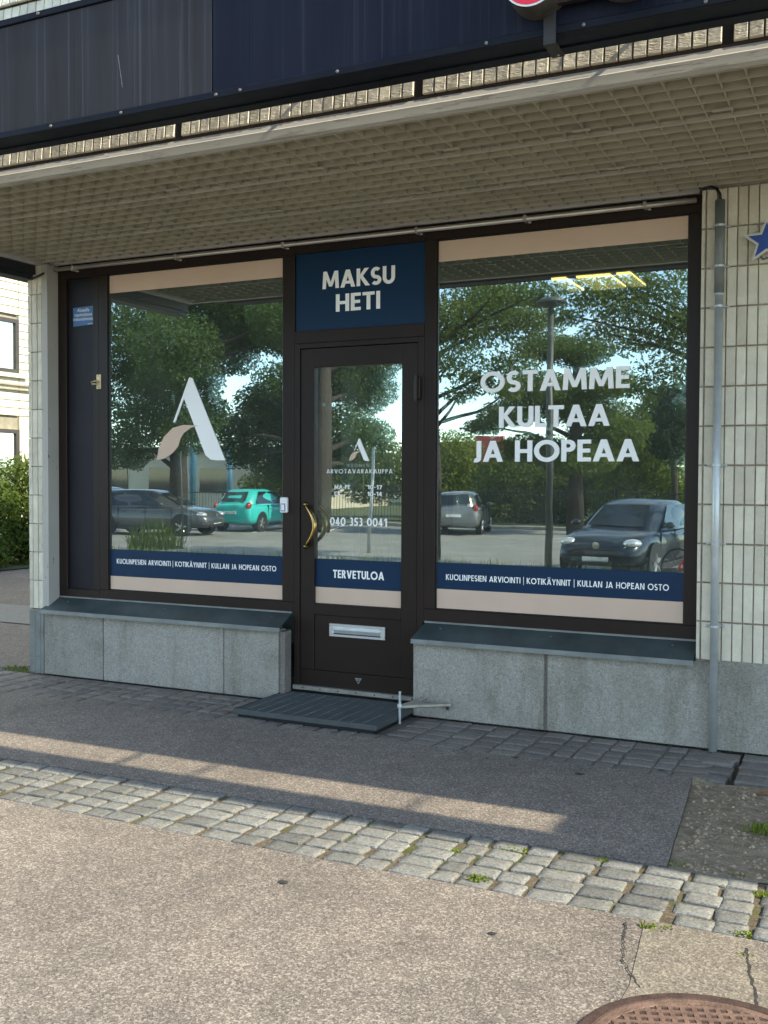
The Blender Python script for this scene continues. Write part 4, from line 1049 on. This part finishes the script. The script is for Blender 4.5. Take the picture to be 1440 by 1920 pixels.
# ================================================================== LEFT BACKGROUND
WG = tag(empty('side_wing', (-14, 8, 0)), 'sunlit cream panelled building wing beyond the hedge', 'building'); WG.location = (0, 0, 0)
mb = MB(); mb.box(-24, -14.05, -2, 26, 0, 9); mb.build('wall', 'cream_dark', WG)
def wing_panel(y0, y1, z0, z1): mb = MB(); mb.bbox(-14.05, -14.0, y0+.006, y1-.006, z0+.006, z1-.006, .004); return fixn(mb.build('cladding_panel', 'cream_panel', WG))
ys = [-2, 1.2, 4.4, 6.85, 8.30, 8.62, 10.0, 12, 15, 20, 26]
for i in range(len(ys)-1):
    a, b = ys[i], ys[i+1]
    near = 6 < a < 12
    z = 0.0
    while z < 8.9:
        st = .138 if (near and 2.2 < z < 5.4) else .828
        z1 = z+st
        hole = (a == 6.85) and ((z1 > 3.23 and z < 4.20) or (z1 > .8 and z < 2.24))
        if not hole: wing_panel(a, b, z, z1)
        z = z1
for z0, z1 in ((3.24, 4.20), (.85, 2.24)):
    wn = empty('window', parent=WG)
    mb = MB()
    for p in ((6.86, 8.29, z0, z0+.07), (6.86, 8.29, z1-.07, z1), (6.86, 6.93, z0+.07, z1-.07), (8.21, 8.29, z0+.07, z1-.07)): mb.box(-14.05, -13.985, *p)
    mb.build('frame', 'wing_frame', wn)
    mb = MB(); mb.add([(-14.02, 6.9, z0), (-14.02, 8.25, z0), (-14.02, 8.25, z1), (-14.02, 6.9, z1)], [(0, 1, 2, 3)]); mb.build('pane', 'glass_outer', wn)
    mb = MB(); mb.box(-14.045, -14.04, 6.9, 8.25, z0+.05, z1-.05); mb.build('blind', 'white_plastic', wn)
mb = MB(); mb.box(-14.02, -13.93, 6.7, 8.45, 3.16, 3.235); mb.build('window_sill', 'cream_panel', WG)
mb = MB(); mb.box(-14.0, -13.95, 6.2, 9, 3.02, 3.05); mb.box(-14.0, -13.95, 6.2, 9, 2.94, 2.965); mb.build('string_course', 'cream_dark', WG)

def leaf_cloud(mb, clumps, n_per_m2, size, seed, flat=.0, tuft=1):
    r = random.Random(seed)
    for (cx, cy, cz, R, *rest) in clumps:
        fx = rest[0] if rest else 1; fz = rest[1] if len(rest) > 1 else .8
        n = int(n_per_m2*R*R)
        for _ in range(n):
            while True:
                d = Vector((r.gauss(0, 1), r.gauss(0, 1), r.gauss(0, 1)))
                if d.length > .01: break
            d.normalize(); rad = R*(r.random()**.4)*(1+.18*math.sin(5*d.x+cx)*math.sin(4*d.y+cy)*math.sin(6*d.z))
            c = Vector((cx+d.x*rad*fx, cy+d.y*rad*fx, cz+d.z*rad*fz))
            nrm = (d*.5+Vector((r.uniform(-1, 1), r.uniform(-1, 1), r.uniform(-.4, 1.2)))).normalized()
            a = nrm.orthogonal().normalized(); b = nrm.cross(a); t = r.uniform(0, 2*PI)
            a, b = a*math.cos(t)+b*math.sin(t), b*math.cos(t)-a*math.sin(t)
            s = size*r.uniform(.6, 1.3)
            mb.add([c-a*s, c-b*s*.4, c+a*s-nrm*s*.2, c+b*s*.4], [(0, 1, 2, 3)])
# hedge by the wing: several bushes
hr = random.Random(5)
for i in range(7):
    y = 3.2+1.25*i
    Hb = tag(empty('hedge_bush', (-12.6, y, 0)), None, 'bush', 'hedge along the cream wing')
    Hb['label'] = ['green hedge bush nearest the passage, mostly hidden', 'second green bush of the hedge along the wing', 'green hedge bush left of the tiled pilaster', 'green hedge bush with sunlit top below the wing window', 'green hedge bush just left of the pilaster edge', 'far green bush of the hedge along the wing', 'last green bush at the far end of the hedge'][i]
    mb = MB(); leaf_cloud(mb, [(0, 0, .55, .75), (.15, .3, .9, .62), (-.2, -.3, 1.0, .6), (.1, -.1, 1.45, .42), (.1, .35, 1.35, .38), (.3, 0, .35, .6)], 3000, .05, 100+i); mb.build('foliage', 'leaf_hedge', Hb)
    mb = MB()
    for k in range(5): mb.tube([(hr.uniform(-.1, .1), hr.uniform(-.2, .2), 0), (hr.uniform(-.3, .3), hr.uniform(-.4, .4), .8)], [.02, .008], 5)
    mb.build('stem', 'bark', Hb)
tag(quad_sheet('hedge_verge', -14, -11.75, 1.5, 16, .012, 'grass_soil'), kind='structure')

# ================================================================== BEHIND THE CAMERA (seen mirrored in the panes)
tag(quad_sheet('parking_lot', -70, 30, -31.6, -12.3, -.494, 'asphalt_lot'), kind='structure')
tag(quad_sheet('far_lawn', -90, 60, -90, -31.9, -.47, 'grass_soil'), kind='structure')
mb = MB(); mb.bbox(-70, 30, -31.9, -31.6, -.5, -.36, .02); tag(fixn(mb.build('kerb', 'kerb_stone')), kind='structure')
for i, (a, b) in enumerate((((-13.4, -27.8), (-9.9, -30.6)), ((-9.0, -24.5), (-6.4, -26.5)), ((-9.6, -26.3), (-7.0, -28.3)), ((-19.9, -25.0), (-22.6, -31.2)), ((-17.2, -25.0), (-19.6, -31.2)), ((-24.6, -25), (-27.2, -31.2)))):
    d = (Vector(b)-Vector(a)).normalized(); nrm = Vector((-d.y, d.x))*.06
    mb = MB(); mb.add([(a[0]-nrm.x, a[1]-nrm.y, -.489), (b[0]-nrm.x, b[1]-nrm.y, -.489), (b[0]+nrm.x, b[1]+nrm.y, -.489), (a[0]+nrm.x, a[1]+nrm.y, -.489)], [(0, 1, 2, 3)])
    tag(mb.build('parking_line', 'white_line'), kind='structure')
# grass on the bank
mb = MB(); gr = random.Random(8)
for _ in range(9000):
    x = gr.uniform(-20, 2); y = gr.uniform(-12.6, -9.7); z = -.5*min(1, max(0, (-9.6-y)/2.4)); a = gr.uniform(0, 2*PI); h = gr.uniform(.06, .22)
    mb.add([(x-.012*math.cos(a), y-.012*math.sin(a), z), (x+.012*math.cos(a), y+.012*math.sin(a), z), (x+gr.uniform(-.06, .06), y+gr.uniform(-.06, .06), z+h)], [(0, 1, 2)])
tag(mb.build('bank_grass', 'grass'), 'rough green grass on the low bank mirrored in the panes', 'grass', kind='stuff')

def tree(name, base, trunk_h, trunk_r, clumps, dens, size, mat, label, seed, lean=(0, 0)):
    t = tag(empty(name, (base[0], base[1], -.5)), label, 'tree', 'trees mirrored in the shop windows')
    rel = [(c[0]-base[0], c[1]-base[1], c[2]+.5, *c[3:]) for c in clumps]
    top = (lean[0], lean[1], trunk_h)
    mb = MB(); r = random.Random(seed)
    mb.tube([(0, 0, 0), (lean[0]*.3+.05, lean[1]*.3, trunk_h*.35), (lean[0]*.7-.05, lean[1]*.7, trunk_h*.7), top], [trunk_r*1.25, trunk_r, trunk_r*.75, trunk_r*.3], 9)
    for c in rel:
        k = min(.9, max(.3, (c[2]-.8)/trunk_h)); p = Vector((lean[0]*k, lean[1]*k, trunk_h*k)); e2 = Vector(c[:3])
        m1 = p.lerp(e2, .5)+Vector((r.uniform(-.2, .2), r.uniform(-.2, .2), r.uniform(-.1, .3)))
        mb.tube([p, m1, e2], [trunk_r*.35, trunk_r*.22, trunk_r*.08], 5)
    mb.build('trunk', 'bark', t, True)
    mb = MB(); leaf_cloud(mb, rel, dens, size, seed+1); mb.build('crown', mat, t)
    return t
T1 = [(-22.22, -21.44, 6.38, 1.35), (-19.94, -20.69, 5.31, 1.53), (-20.74, -23.82, 6.61, 1.44), (-21.96, -21.65, 3.6, 1.44), (-20.35, -21.64, 3.05, 1.17), (-19.15, -23.7, 7.03, 1.26), (-23.0, -22.09, 2.4, 0.99), (-17.35, -22.47, 6.39, 1.08), (-19.74, -23.3, 7.71, 1.26), (-21.75, -23.09, 7.47, 1.26), (-21.62, -24.42, 4.7, 0.81), (-23.7, -22.81, 5.19, 1.08), (-18.71, -23.98, 6.86, 1.26), (-17.81, -23.37, 5.85, 0.72), (-20.3, -24.13, 5.72, 1.08), (-19.15, -23.7, 6.14, 0.81), (-20.89, -23.72, 3.7, 0.81), (-22.18, -22.76, 4.94, 1.26)]
T2 = [(-22.08, -28.94, 3.64, 1.27), (-22.08, -30.13, 2.2, 1.27), (-22.69, -28.55, 2.38, 0.84), (-20.95, -28.48, 5.02, 1.16), (-20.84, -29.71, 3.65, 1.48), (-20.29, -30.03, 1.98, 1.27), (-20.61, -31.0, 5.65, 1.48), (-19.39, -30.53, 7.22, 1.69), (-21.36, -30.57, 7.34, 1.48), (-23.12, -28.26, 3.21, 0.95), (-22.35, -28.77, 4.47, 0.84), (-21.56, -29.28, 3.85, 1.27), (-19.38, -30.53, 5.55, 1.48), (-18.9, -31.91, 5.02, 1.27), (-19.38, -30.53, 3.45, 1.48), (-18.27, -31.11, 6.19, 1.27), (-19.66, -31.52, 2.0, 1.27), (-20.12, -30.12, 7.21, 1.48), (-19.14, -32.9, 3.12, 0.95)]
T3 = [(-9.55, -29.11, 3.93, 1.39), (-10.46, -27.8, 4.4, 1.3), (-8.74, -30.35, 3.07, 1.3), (-9.48, -29.13, 5.74, 1.11), (-11.46, -27.47, 3.61, 0.93), (-12.56, -28.14, 3.22, 0.65), (-11.22, -29.66, 2.51, 1.11), (-9.53, -29.12, 2.12, 1.3), (-8.29, -28.4, 4.55, 1.02), (-10.9, -29.76, 6.07, 1.02)]
T4 = [(-8.68, -16.78, 4.93, 1.05), (-8.21, -18.01, 5.45, 0.99), (-8.69, -15.7, 3.96, 0.74), (-7.3, -17.26, 5.03, 0.74), (-8.8, -17.8, 5.71, 0.99), (-9.36, -16.5, 5.05, 0.87), (-7.75, -17.11, 4.07, 0.62), (-6.59, -15.39, 5.28, 0.54), (-7.43, -15.11, 5.35, 0.54), (-8.38, -16.89, 3.64, 0.52), (-8.89, -16.69, 3.34, 0.37), (-8.19, -18.02, 3.48, 0.37)]
T5 = [(-4.29, -15.98, 4.77, 0.96), (-5.02, -16.85, 4.37, 0.57), (-3.96, -16.04, 3.68, 0.68), (-4.89, -14.82, 4.85, 0.68), (-3.67, -16.09, 4.43, 0.91), (-4.48, -15.94, 3.25, 0.4), (-5.43, -15.72, 4.48, 0.4), (-5.39, -14.7, 5.13, 0.54), (-4.6, -14.89, 5.21, 0.59), (-3.9, -15.03, 5.23, 0.65), (-5.79, -14.59, 4.67, 0.38)]
B1 = [(-8.51, -37.57, 2.5, 1.7), (-9.75, -37.31, 1.84, 1.36), (-7.66, -37.73, 0.98, 1.36), (-10.16, -37.21, 0.74, 1.13), (-8.69, -37.53, 0.53, 1.36), (-7.66, -38.74, 3.63, 1.36)]
B2 = [(-18.75, -40.75, 2.65, 1.42), (-19.21, -40.56, 1.37, 1.42), (-17.55, -41.22, 1.12, 1.29), (-18.26, -40.95, 0.6, 1.16)]
S1 = [(-7.16, -33.75, 4.57, 0.62), (-7.15, -33.76, 3.78, 0.82), (-7.08, -33.77, 2.79, 1.03)]
B3 = [(-26.93, -36.53, 0.82, 1.29), (-26.07, -37.07, 1.33, 1.54), (-24.97, -37.72, 1.34, 1.54), (-22.48, -39.06, 1.35, 1.54), (-21.33, -39.62, 1.87, 1.8)]
tree('broadleaf_tree', (-21.6, -22.9), 6.5, .30, T1, 3800, .066, 'leaf_dark', 'large dark broadleaf tree mirrored behind the white letter A', 21)
tree('broadleaf_tree', (-17.9, -26.0), 8.0, .36, T2, 2900, .075, 'leaf_dark', 'dark tree with thick trunk mirrored beside and in the door pane', 22, (-1.5, -3.4))
tree('pine_tree', (-9.56, -29.11), 6.4, .24, [(*c, 1.15, .5) for c in T3], 3200, .07, 'leaf_mid', 'layered tree with bare lower trunk mirrored in the right window', 23)
tree('broadleaf_tree', (-9.5, -16.6), 5.8, .16, [(*c, 1.2, .6) for c in T4], 2100, .06, 'leaf_mid', 'near tree spreading high branches mirrored at left of right window', 24)
tree('broadleaf_tree', (-3.1, -16.3), 5.2, .14, [(*c, 1.2, .6) for c in T5], 2000, .055, 'leaf_mid', 'near tree with fine high branches mirrored at right window edge', 25)
tree('bush_tree', (-8.6, -37.5), 3.0, .12, B1, 1600, .10, 'leaf_bright', 'sunlit yellow green bushy tree mirrored above the dark blue car', 26)
tree('bush_tree', (-18.5, -40.8), 3.0, .12, B2, 1600, .10, 'leaf_bright', 'sunlit yellow green bushes mirrored above the silver car', 27)
B4 = [(-15.04, -37.87, 1.62, 1.54), (-14.01, -39.26, 1.39, 1.54), (-12.38, -38.7, 0.69, 1.54), (-11.54, -39.96, 1.64, 1.66), (-13.93, -38.24, 0.1, 1.18), (-15.47, -37.72, 0.2, 1.07), (-10.43, -41.25, 3.8, 1.42), (-9.27, -42.52, 4.81, 1.18)]
tree('bush_tree', (-12.8, -38.8), 3.0, .12, B4, 1600, .10, 'leaf_mid', 'green bushy trees mirrored behind the lamp post and bar fence', 30)
tree('spruce_tree', (-7.12, -33.76), 5.2, .12, S1, 1500, .11, 'leaf_spruce', 'small dark spruce mirrored at the right edge of right window', 28)
tree('bush_tree', (-24.5, -37.8), 2.5, .12, B3, 1400, .10, 'leaf_mid', 'green thicket mirrored behind the turquoise car', 29)
# low shrub of tall grass near the lot edge
mb = MB(); gr = random.Random(12)
for _ in range(260):
    a = gr.uniform(0, 2*PI); d = .75*math.sqrt(gr.random()); x, y = d*math.cos(a), d*math.sin(a); h = gr.uniform(.35, 1.15)*(1.1-d*.7)
    ox, oy = gr.uniform(-.25, .25), gr.uniform(-.25, .25)
    mb.add([(x-.012, y, 0), (x+.012, y, 0), (x+ox*.5+.01, y+oy*.5, h*.6), (x+ox, y+oy, h), (x+ox*.5-.01, y+oy*.5, h*.6)], [(0, 1, 2, 3, 4)])
o = mb.build('tall_grass', 'leaf_mid'); o.location = (-17.42, -16.44, -.49); tag(o, 'tuft of tall grass mirrored before the grey car', 'grass tuft')

# cars
def ring_loft(sts, prof_fn):
    mb = MB(); secs = [prof_fn(*s) for s in sts]; n = len(secs[0]); v = [p for s in secs for p in s]; f = []
    for i in range(len(secs)-1):
        for k in range(n): f.append((i*n+k, i*n+(k+1) % n, (i+1)*n+(k+1) % n, (i+1)*n+k))
    f.append(tuple(range(n))[::-1]); f.append(tuple(range((len(secs)-1)*n, len(secs)*n)))
    return mb.add(v, f)
def car(name, label, loc, heading, paint, L=4.1, H=1.47, hw=.87, estate=False, front=.0):
    c = tag(empty(name, loc, math.atan2(heading[1], heading[0])), label, 'car', 'cars parked behind the photographer')
    k = L/4.2
    def sec(x, zb, zt, w):
        half = [(w*.55, zb), (w*.92, zb+.03), (w, zb+.16), (w*1.005, (zb+zt)/2), (w*.985, zt-.12), (w*.90, zt-.015), (w*.5, zt+.012)]
        return [(x*k, y, z) for y, z in half]+[(x*k, -y, z) for y, z in half[::-1]]
    rt = 1.0 if not estate else .98
    sts = [(-2.1, .45, .86, hw*.80), (-2.06, .32, .96, hw*.9), (-1.85, .25, 1.0*rt, hw*.97), (-1.3, .22, .99, hw), (-.4, .20, .96, hw), (.6, .20, .94, hw), (1.15, .22, .95, hw*.985), (1.55, .24, .88, hw*.96), (1.9, .26, .77, hw*.9), (2.06, .30, .66, hw*.8), (2.13, .38, .56, hw*.68)]
    b = fixn(ring_loft(sts, sec).build('body', paint, c, True)); m = b.modifiers.new('s', 'SUBSURF'); m.levels = m.render_levels = 1
    rear = -1.98 if not estate else -2.02; rtop = -1.45 if not estate else -1.75
    zb, zm, zr = .95, H-.16, H
    bot = lambda z, t: None
    def ringz(z, xf, xr, w):
        return [(xf*k, w*.72, z), (xf*k-.02, w*.3, z), (xf*k-.02, -w*.3, z), (xf*k, -w*.72, z), ((xf-.45)*k, -w, z), ((xf+xr)/2*k, -w*1.01, z), ((xr+.35)*k, -w*.99, z), (xr*k, -w*.76, z), (xr*k-.02, 0, z), (xr*k, w*.76, z), ((xr+.35)*k, w*.99, z), ((xf+xr)/2*k, w*1.01, z), ((xf-.45)*k, w, z)]
    R = [ringz(.92, 1.22, rear, hw*.93), ringz(.98, 1.10, rear+.02, hw*.91), ringz((zb+zr)/2+.03, .70, (rear+rtop)/2-.03, hw*.83), ringz(zr-.09, .36, rtop-.06, hw*.735), ringz(zr-.02, .15, rtop+.05, hw*.64), ringz(zr, -.15, rtop+.3, hw*.45)]
    mb = MB(); n = 13; v = [p for r in R for p in r]; f = [(i*n+j, i*n+(j+1) % n, (i+1)*n+(j+1) % n, (i+1)*n+j) for i in range(len(R)-1) for j in range(n)]
    f.append(tuple(range((len(R)-1)*n, len(R)*n)))
    cb_ = fixn(mb.add(v, f).build('cabin', paint, c, True)); m = cb_.modifiers.new('s', 'SUBSURF'); m.levels = m.render_levels = 1
    # panes: interpolated on the cabin surface and lifted a little
    z0, z1 = .985, zr-.10
    def edge(z):
        t = (z-.98)/(zr-.09-.98); return 1.10+(.36-1.10)*t, (rear+.02)+(rtop-.06-rear-.02)*t, hw*(.91+(.735-.91)*t)
    def pt(z, u, side):    # u along the side from front(0) to rear(1)
        xf, xr, w_ = edge(z); x = (xf-.38)*(1-u)+(xr+.28)*u; return (x*k, side*(w_*1.012+.004), z)
    for s in (-1, 1):
        for u0, u1 in ((.0, .46), (.50, .97)):
            q = [pt(z0, u0, s), pt(z0, u1, s), pt(z1, min(u1, .97), s), pt(z1, u0+.02, s)]
            MB().add(q, [(0, 1, 2, 3)]).build('side_window', 'car_glass', c)
    def fr(z, front):
        xf, xr, w_ = edge(z); x = (xf+.015) if front else (xr-.035); return [(x*k, -w_*.70, z), (x*k+(.02 if front else -.02), 0, z), (x*k, w_*.70, z)]
    for nm, fl in (('windscreen', True), ('rear_window', False)):
        a = fr(z0+.02 if fl else z0+.08, fl); b2 = fr(z1, fl); fixn(MB().add(a+b2, [(0, 1, 4, 3), (1, 2, 5, 4)]).build(nm, 'car_glass', c))
    for x in (-1.30, 1.30):
        for s in (-1, 1):
            wh = empty('wheel', (x*k, s*(hw-.10), .315), parent=c)
            fixn(MB().lathe([(.19, -.10), (.30, -.10), (.318, -.07), (.318, .07), (.30, .10), (.19, .10)], n=24, axis='y').build('tyre', 'tyre', wh, True))
            mb = MB()
            for q in range(5):
                a = 2*PI*q/5; mb.tube([(.03*math.cos(a), s*.102, .03*math.sin(a)), (.185*math.cos(a+.12), s*.108, .185*math.sin(a+.12))], [.035, .03], 6)
            mb.tube([(.0, s*.06, 0), (0, s*.115, 0)], .045, 10)
            fixn(mb.build('rim', 'rim', wh))
            ar = MB().lathe([(.0, 0), (.375, 0), (.375, .012)], n=26, axis='y'); o = fixn(ar.build('wheel_arch', 'black_plastic', c)); o.location = (x*k, s*(hw+.004)-(0.012 if s > 0 else 0), .34)
    for s in (-1, 1):
        for xx in (.98, .10, -.86):
            mb = MB(); mb.box(xx*k-.006, xx*k+.006, s*hw*.97-.02, s*hw*.97+.02+s*.014, .34, .93); mb.build('door_seam', 'black_plastic', c)
        for xx in (.02, -.92+.2):
            mb = MB(); mb.bbox(xx*k-.02, xx*k+.14, min(s*hw*.98, s*(hw+.022)), max(s*hw*.98, s*(hw+.022)), .80, .83, .006); fixn(mb.build('door_handle', paint, c))
        mb = MB(); mb.bbox(-.92*k, .92*k, min(s*hw*.9, s*(hw+.006)), max(s*hw*.9, s*(hw+.006)), .20, .31, .01); fixn(mb.build('sill_trim', 'black_plastic', c))
    mb = MB(); mb.bbox(2.05*k, 2.125*k, -hw*.55, hw*.55, .30, .40, .015); fixn(mb.build('bumper_grille', 'black_plastic', c))
    xf, xr = 2.02*k, -2.075*k
    for s in (-1, 1):
        def blob(nm, mat, cx, cy, cz, a, b_, h):
            mb = MB(); n2 = 14; v = []
            for i in range(7):
                ph = PI*i/6
                for j in range(n2):
                    th = 2*PI*j/n2; v.append((cx+a*math.sin(ph)*math.cos(th), cy+b_*math.sin(ph)*math.sin(th), cz+h*math.cos(ph)))
            f = [(i*n2+j, i*n2+(j+1) % n2, (i+1)*n2+(j+1) % n2, (i+1)*n2+j) for i in range(6) for j in range(n2)]
            mb.add(v, f).build(nm, mat, c, True)
        blob('headlight', 'headlight', xf-.16, s*hw*.70, .70, .20, .17, .09)
        blob('fog_light', 'headlight', xf+.02, s*hw*.62, .40, .05, .07, .04)
        blob('tail_light', 'tail_light', xr+.10, s*hw*.80, .90, .12, .10, .13)
        blob('mirror', paint, .72*k, s*(hw+.07), 1.03, .07, .10, .065)
    mb = MB(); mb.bbox(xf+.04, xf+.09, -.42, .42, .48, .60, .01); fixn(mb.build('grille', 'black_plastic', c))
    mb = MB(); mb.bbox(xf+.06, xf+.105, -.26, .26, .36, .46, .004); fixn(mb.build('number_plate', 'plate_white', c))
    mb = MB(); mb.bbox(xr-.045, xr-.02, -.26, .26, .62, .72, .004); fixn(mb.build('number_plate', 'plate_white', c))
    mb = MB(); mb.lathe([(.07, 0), (.07, .02), (0, .025)], n=14); o = fixn(mb.build('emblem', 'rim', c)); o.rotation_euler = (0, PI/2, 0); o.location = (xf+.06, 0, .66)
    return c
car('parked_car', 'dark grey estate car mirrored at the left of left window', (-22.0, -22.3, -.49), (.99, -.13), 'paint_grey', 4.5, 1.5, .9, True)
car('parked_car', 'turquoise hatchback mirrored at the right of left window', (-20.9, -26.9, -.49), (-.06, -1), 'paint_teal', 4.1, 1.5, .86)
car('parked_car', 'dark blue car facing the shop mirrored in the right window', (-4.55, -15.3, -.49), (-.115, .993), 'paint_navy', 4.2, 1.5, .88)
car('parked_car', 'silver car mirrored at the left edge of right window', (-13.5, -28.6, -.49), (-.25, -.97), 'paint_silver', 4.4, 1.48, .87, True)
car('parked_car', 'black car mirrored behind the grey estate car', (-27.0, -25.8, -.49), (.99, -.13), 'paint_black', 4.4, 1.55, .9, True)

# lamp post, sign posts, fence, far buildings
def post(name, loc, h, r, mat, label, head=None):
    o = tag(empty(name, loc), label, 'post')
    mb = MB(); mb.tube([(0, 0, 0), (0, 0, h)], [r*1.15, r*.85], 12); fixn(mb.build('pole', mat, o, True))
    if head == 'lamp':
        fixn(MB().lathe([(.05, h-.02), (.26, h+.06), (.27, h+.10), (.14, h+.17), (.001, h+.19)], n=24).build('lamp_head', mat, o, True)); o['category'] = 'street lamp'
        fixn(MB().lathe([(.0, 0), (.001, 0)], n=6).build('cap', mat, o)) if False else None
    if head == 'plate':
        mb = MB(); mb.bbox(-.22, .22, -.02, .0, h-.05, h+.25, .004); fixn(mb.build('plate', 'lamp_grey', o))
    return o
post('street_lamp', (-5.5, -12.6, -.5), 5.0, .065, 'lamp_grey', 'grey lamp post mirrored in the middle of right window', 'lamp')
post('sign_post', (-11.92, -18.07, -.5), 2.7, .045, 'galvanised', 'leaning grey pole mirrored in the door pane').rotation_euler = (0, .05, 0)
post('white_post', (-16.84, -16.77, -.5), 2.6, .022, 'lamp_grey', 'slim pale pole mirrored below the letter A')
post('blue_post', (-29.5, -34.5, -.5), 7.5, .16, 'blue_steel', 'tall light blue steel mast mirrored right of the letter A')
post('blue_post', (-29.0, -36.9, -.5), 4.2, .14, 'blue_steel', 'shorter light blue steel post mirrored beside the tall mast')
def fence(name, a, b, h, label, step=.13):
    F = tag(empty(name, (0, 0, 0)), label, 'fence'); a = Vector((*a, -.45)); b = Vector((*b, -.45)); L = (b-a).length; d = (b-a)/L
    n = Vector((-d.y, d.x, 0))
    mb = MB(); i = 0; t = 0
    while t < L:
        p = a+d*t; mb.tube([p+Vector((0, 0, .08)), p+Vector((0, 0, h))], .011, 4); t += step
    o = mb.build('bars', 'iron_black', F); o['kind'] = 'stuff'
    for z in (.14, h-.08): MB().tube([a+Vector((0, 0, z)), b+Vector((0, 0, z))], .02, 6).build('rail', 'iron_black', F)
    t = 0
    while t <= L: p = a+d*t; MB().tube([p, p+Vector((0, 0, h+.08))], .035, 6).build('fence_post', 'iron_black', F); t += 2.5
fence('bar_fence', (-19, -32.3), (0, -32.6), 1.45, 'black upright bar fence mirrored behind the right window cars')
fence('bar_fence', (-34, -31.6), (-20.5, -33.8), 1.3, 'black bar fence mirrored behind the turquoise car')
BB = tag(empty('beige_hall', (-37, -44, -.5)), 'low beige hall with blue corner mirrored below the letter A', 'building'); BB.location = (0, 0, 0)
mb = MB(); mb.box(-52, -31.5, -60, -43.5, -.5, 2.9); mb.build('wall', 'beige_render', BB)
mb = MB(); mb.box(-52.3, -31.2, -60.2, -43.2, 2.9, 3.2); mb.build('roof', 'lamp_grey', BB)
for i in range(5):
    mb = MB(); mb.box(-50+3.6*i, -48+3.6*i, -43.5, -43.45, .6, 2.0); mb.build('window', 'car_glass', BB)
RB = tag(empty('brown_building', (-23, -62, -.5)), 'brown brick building with red gable sign mirrored above the silver car', 'building'); RB.location = (0, 0, 0)
mb = MB(); mb.box(-30, -15, -75, -61, -.5, 3.6); mb.build('wall', 'brown_brick', RB)
mb = MB(); mb.box(-30.3, -14.7, -75.3, -60.7, 3.6, 3.95); mb.build('roof', 'roofing', RB)
mb = MB(); mb.box(-25.2, -23.2, -60.98, -60.6, 2.3, 4.3); mb.build('sign', 'tail_light', RB)
for i in range(5):
    mb = MB(); mb.box(-29+2.7*i, -27.4+2.7*i, -60.98, -60.92, .8, 2.2); mb.build('window', 'car_glass', RB)
RL = tag(empty('white_railing', (0, 0, 0)), 'white railing in front of the brown building', 'railing')
for z in (.9, 1.3, 1.7): MB().tube([(-26, -52, z), (-16, -52, z)], .05, 6).build('rail', 'white_plastic', RL)
for i in range(14): MB().tube([(-26+i*.77, -52, -.5), (-26+i*.77, -52, 1.7)], .04, 5).build('railing_post', 'white_plastic', RL)
# red bicycle leaning before the dark blue car
BI = tag(empty('bicycle', (-2.75, -12.75, -.49), .3), 'red bicycle mirrored at the lower right of right window', 'bicycle')
for x in (-.52, .52):
    wv = empty('wheel', (x, 0, .34), parent=BI)
    pts = [(.33*math.cos(2*PI*i/24), 0, .33*math.sin(2*PI*i/24)) for i in range(25)]
    MB().tube(pts, .018, 6, False).build('tyre', 'tyre', wv, True)
    mb = MB()
    for i in range(12): mb.tube([(0, 0, 0), (.32*math.cos(PI*i/6), 0, .32*math.sin(PI*i/6))], .002, 3)
    mb.build('spokes', 'rim', wv)
mb = MB()
for a, b in (((-.52, 0, .34), (-.12, 0, .32)), ((-.52, 0, .34), (-.2, 0, .78)), ((-.12, 0, .32), (-.24, 0, .90)), ((-.12, 0, .32), (.36, 0, .82)), ((-.2, 0, .78), (.34, 0, .86)), ((.34, 0, .95), (.52, 0, .34))): mb.tube([a, b], .02, 8)
mb.build('frame', 'red_face', BI)
mb = MB(); mb.bbox(-.36, -.12, -.06, .06, .90, .95, .02); fixn(mb.build('saddle', 'black_plastic', BI))
mb = MB(); mb.tube([(.30, -.28, 1.02), (.36, -.15, 1.06), (.34, 0, 1.0), (.36, .15, 1.06), (.30, .28, 1.02)], .013, 8); mb.build('handlebar', 'black_plastic', BI)
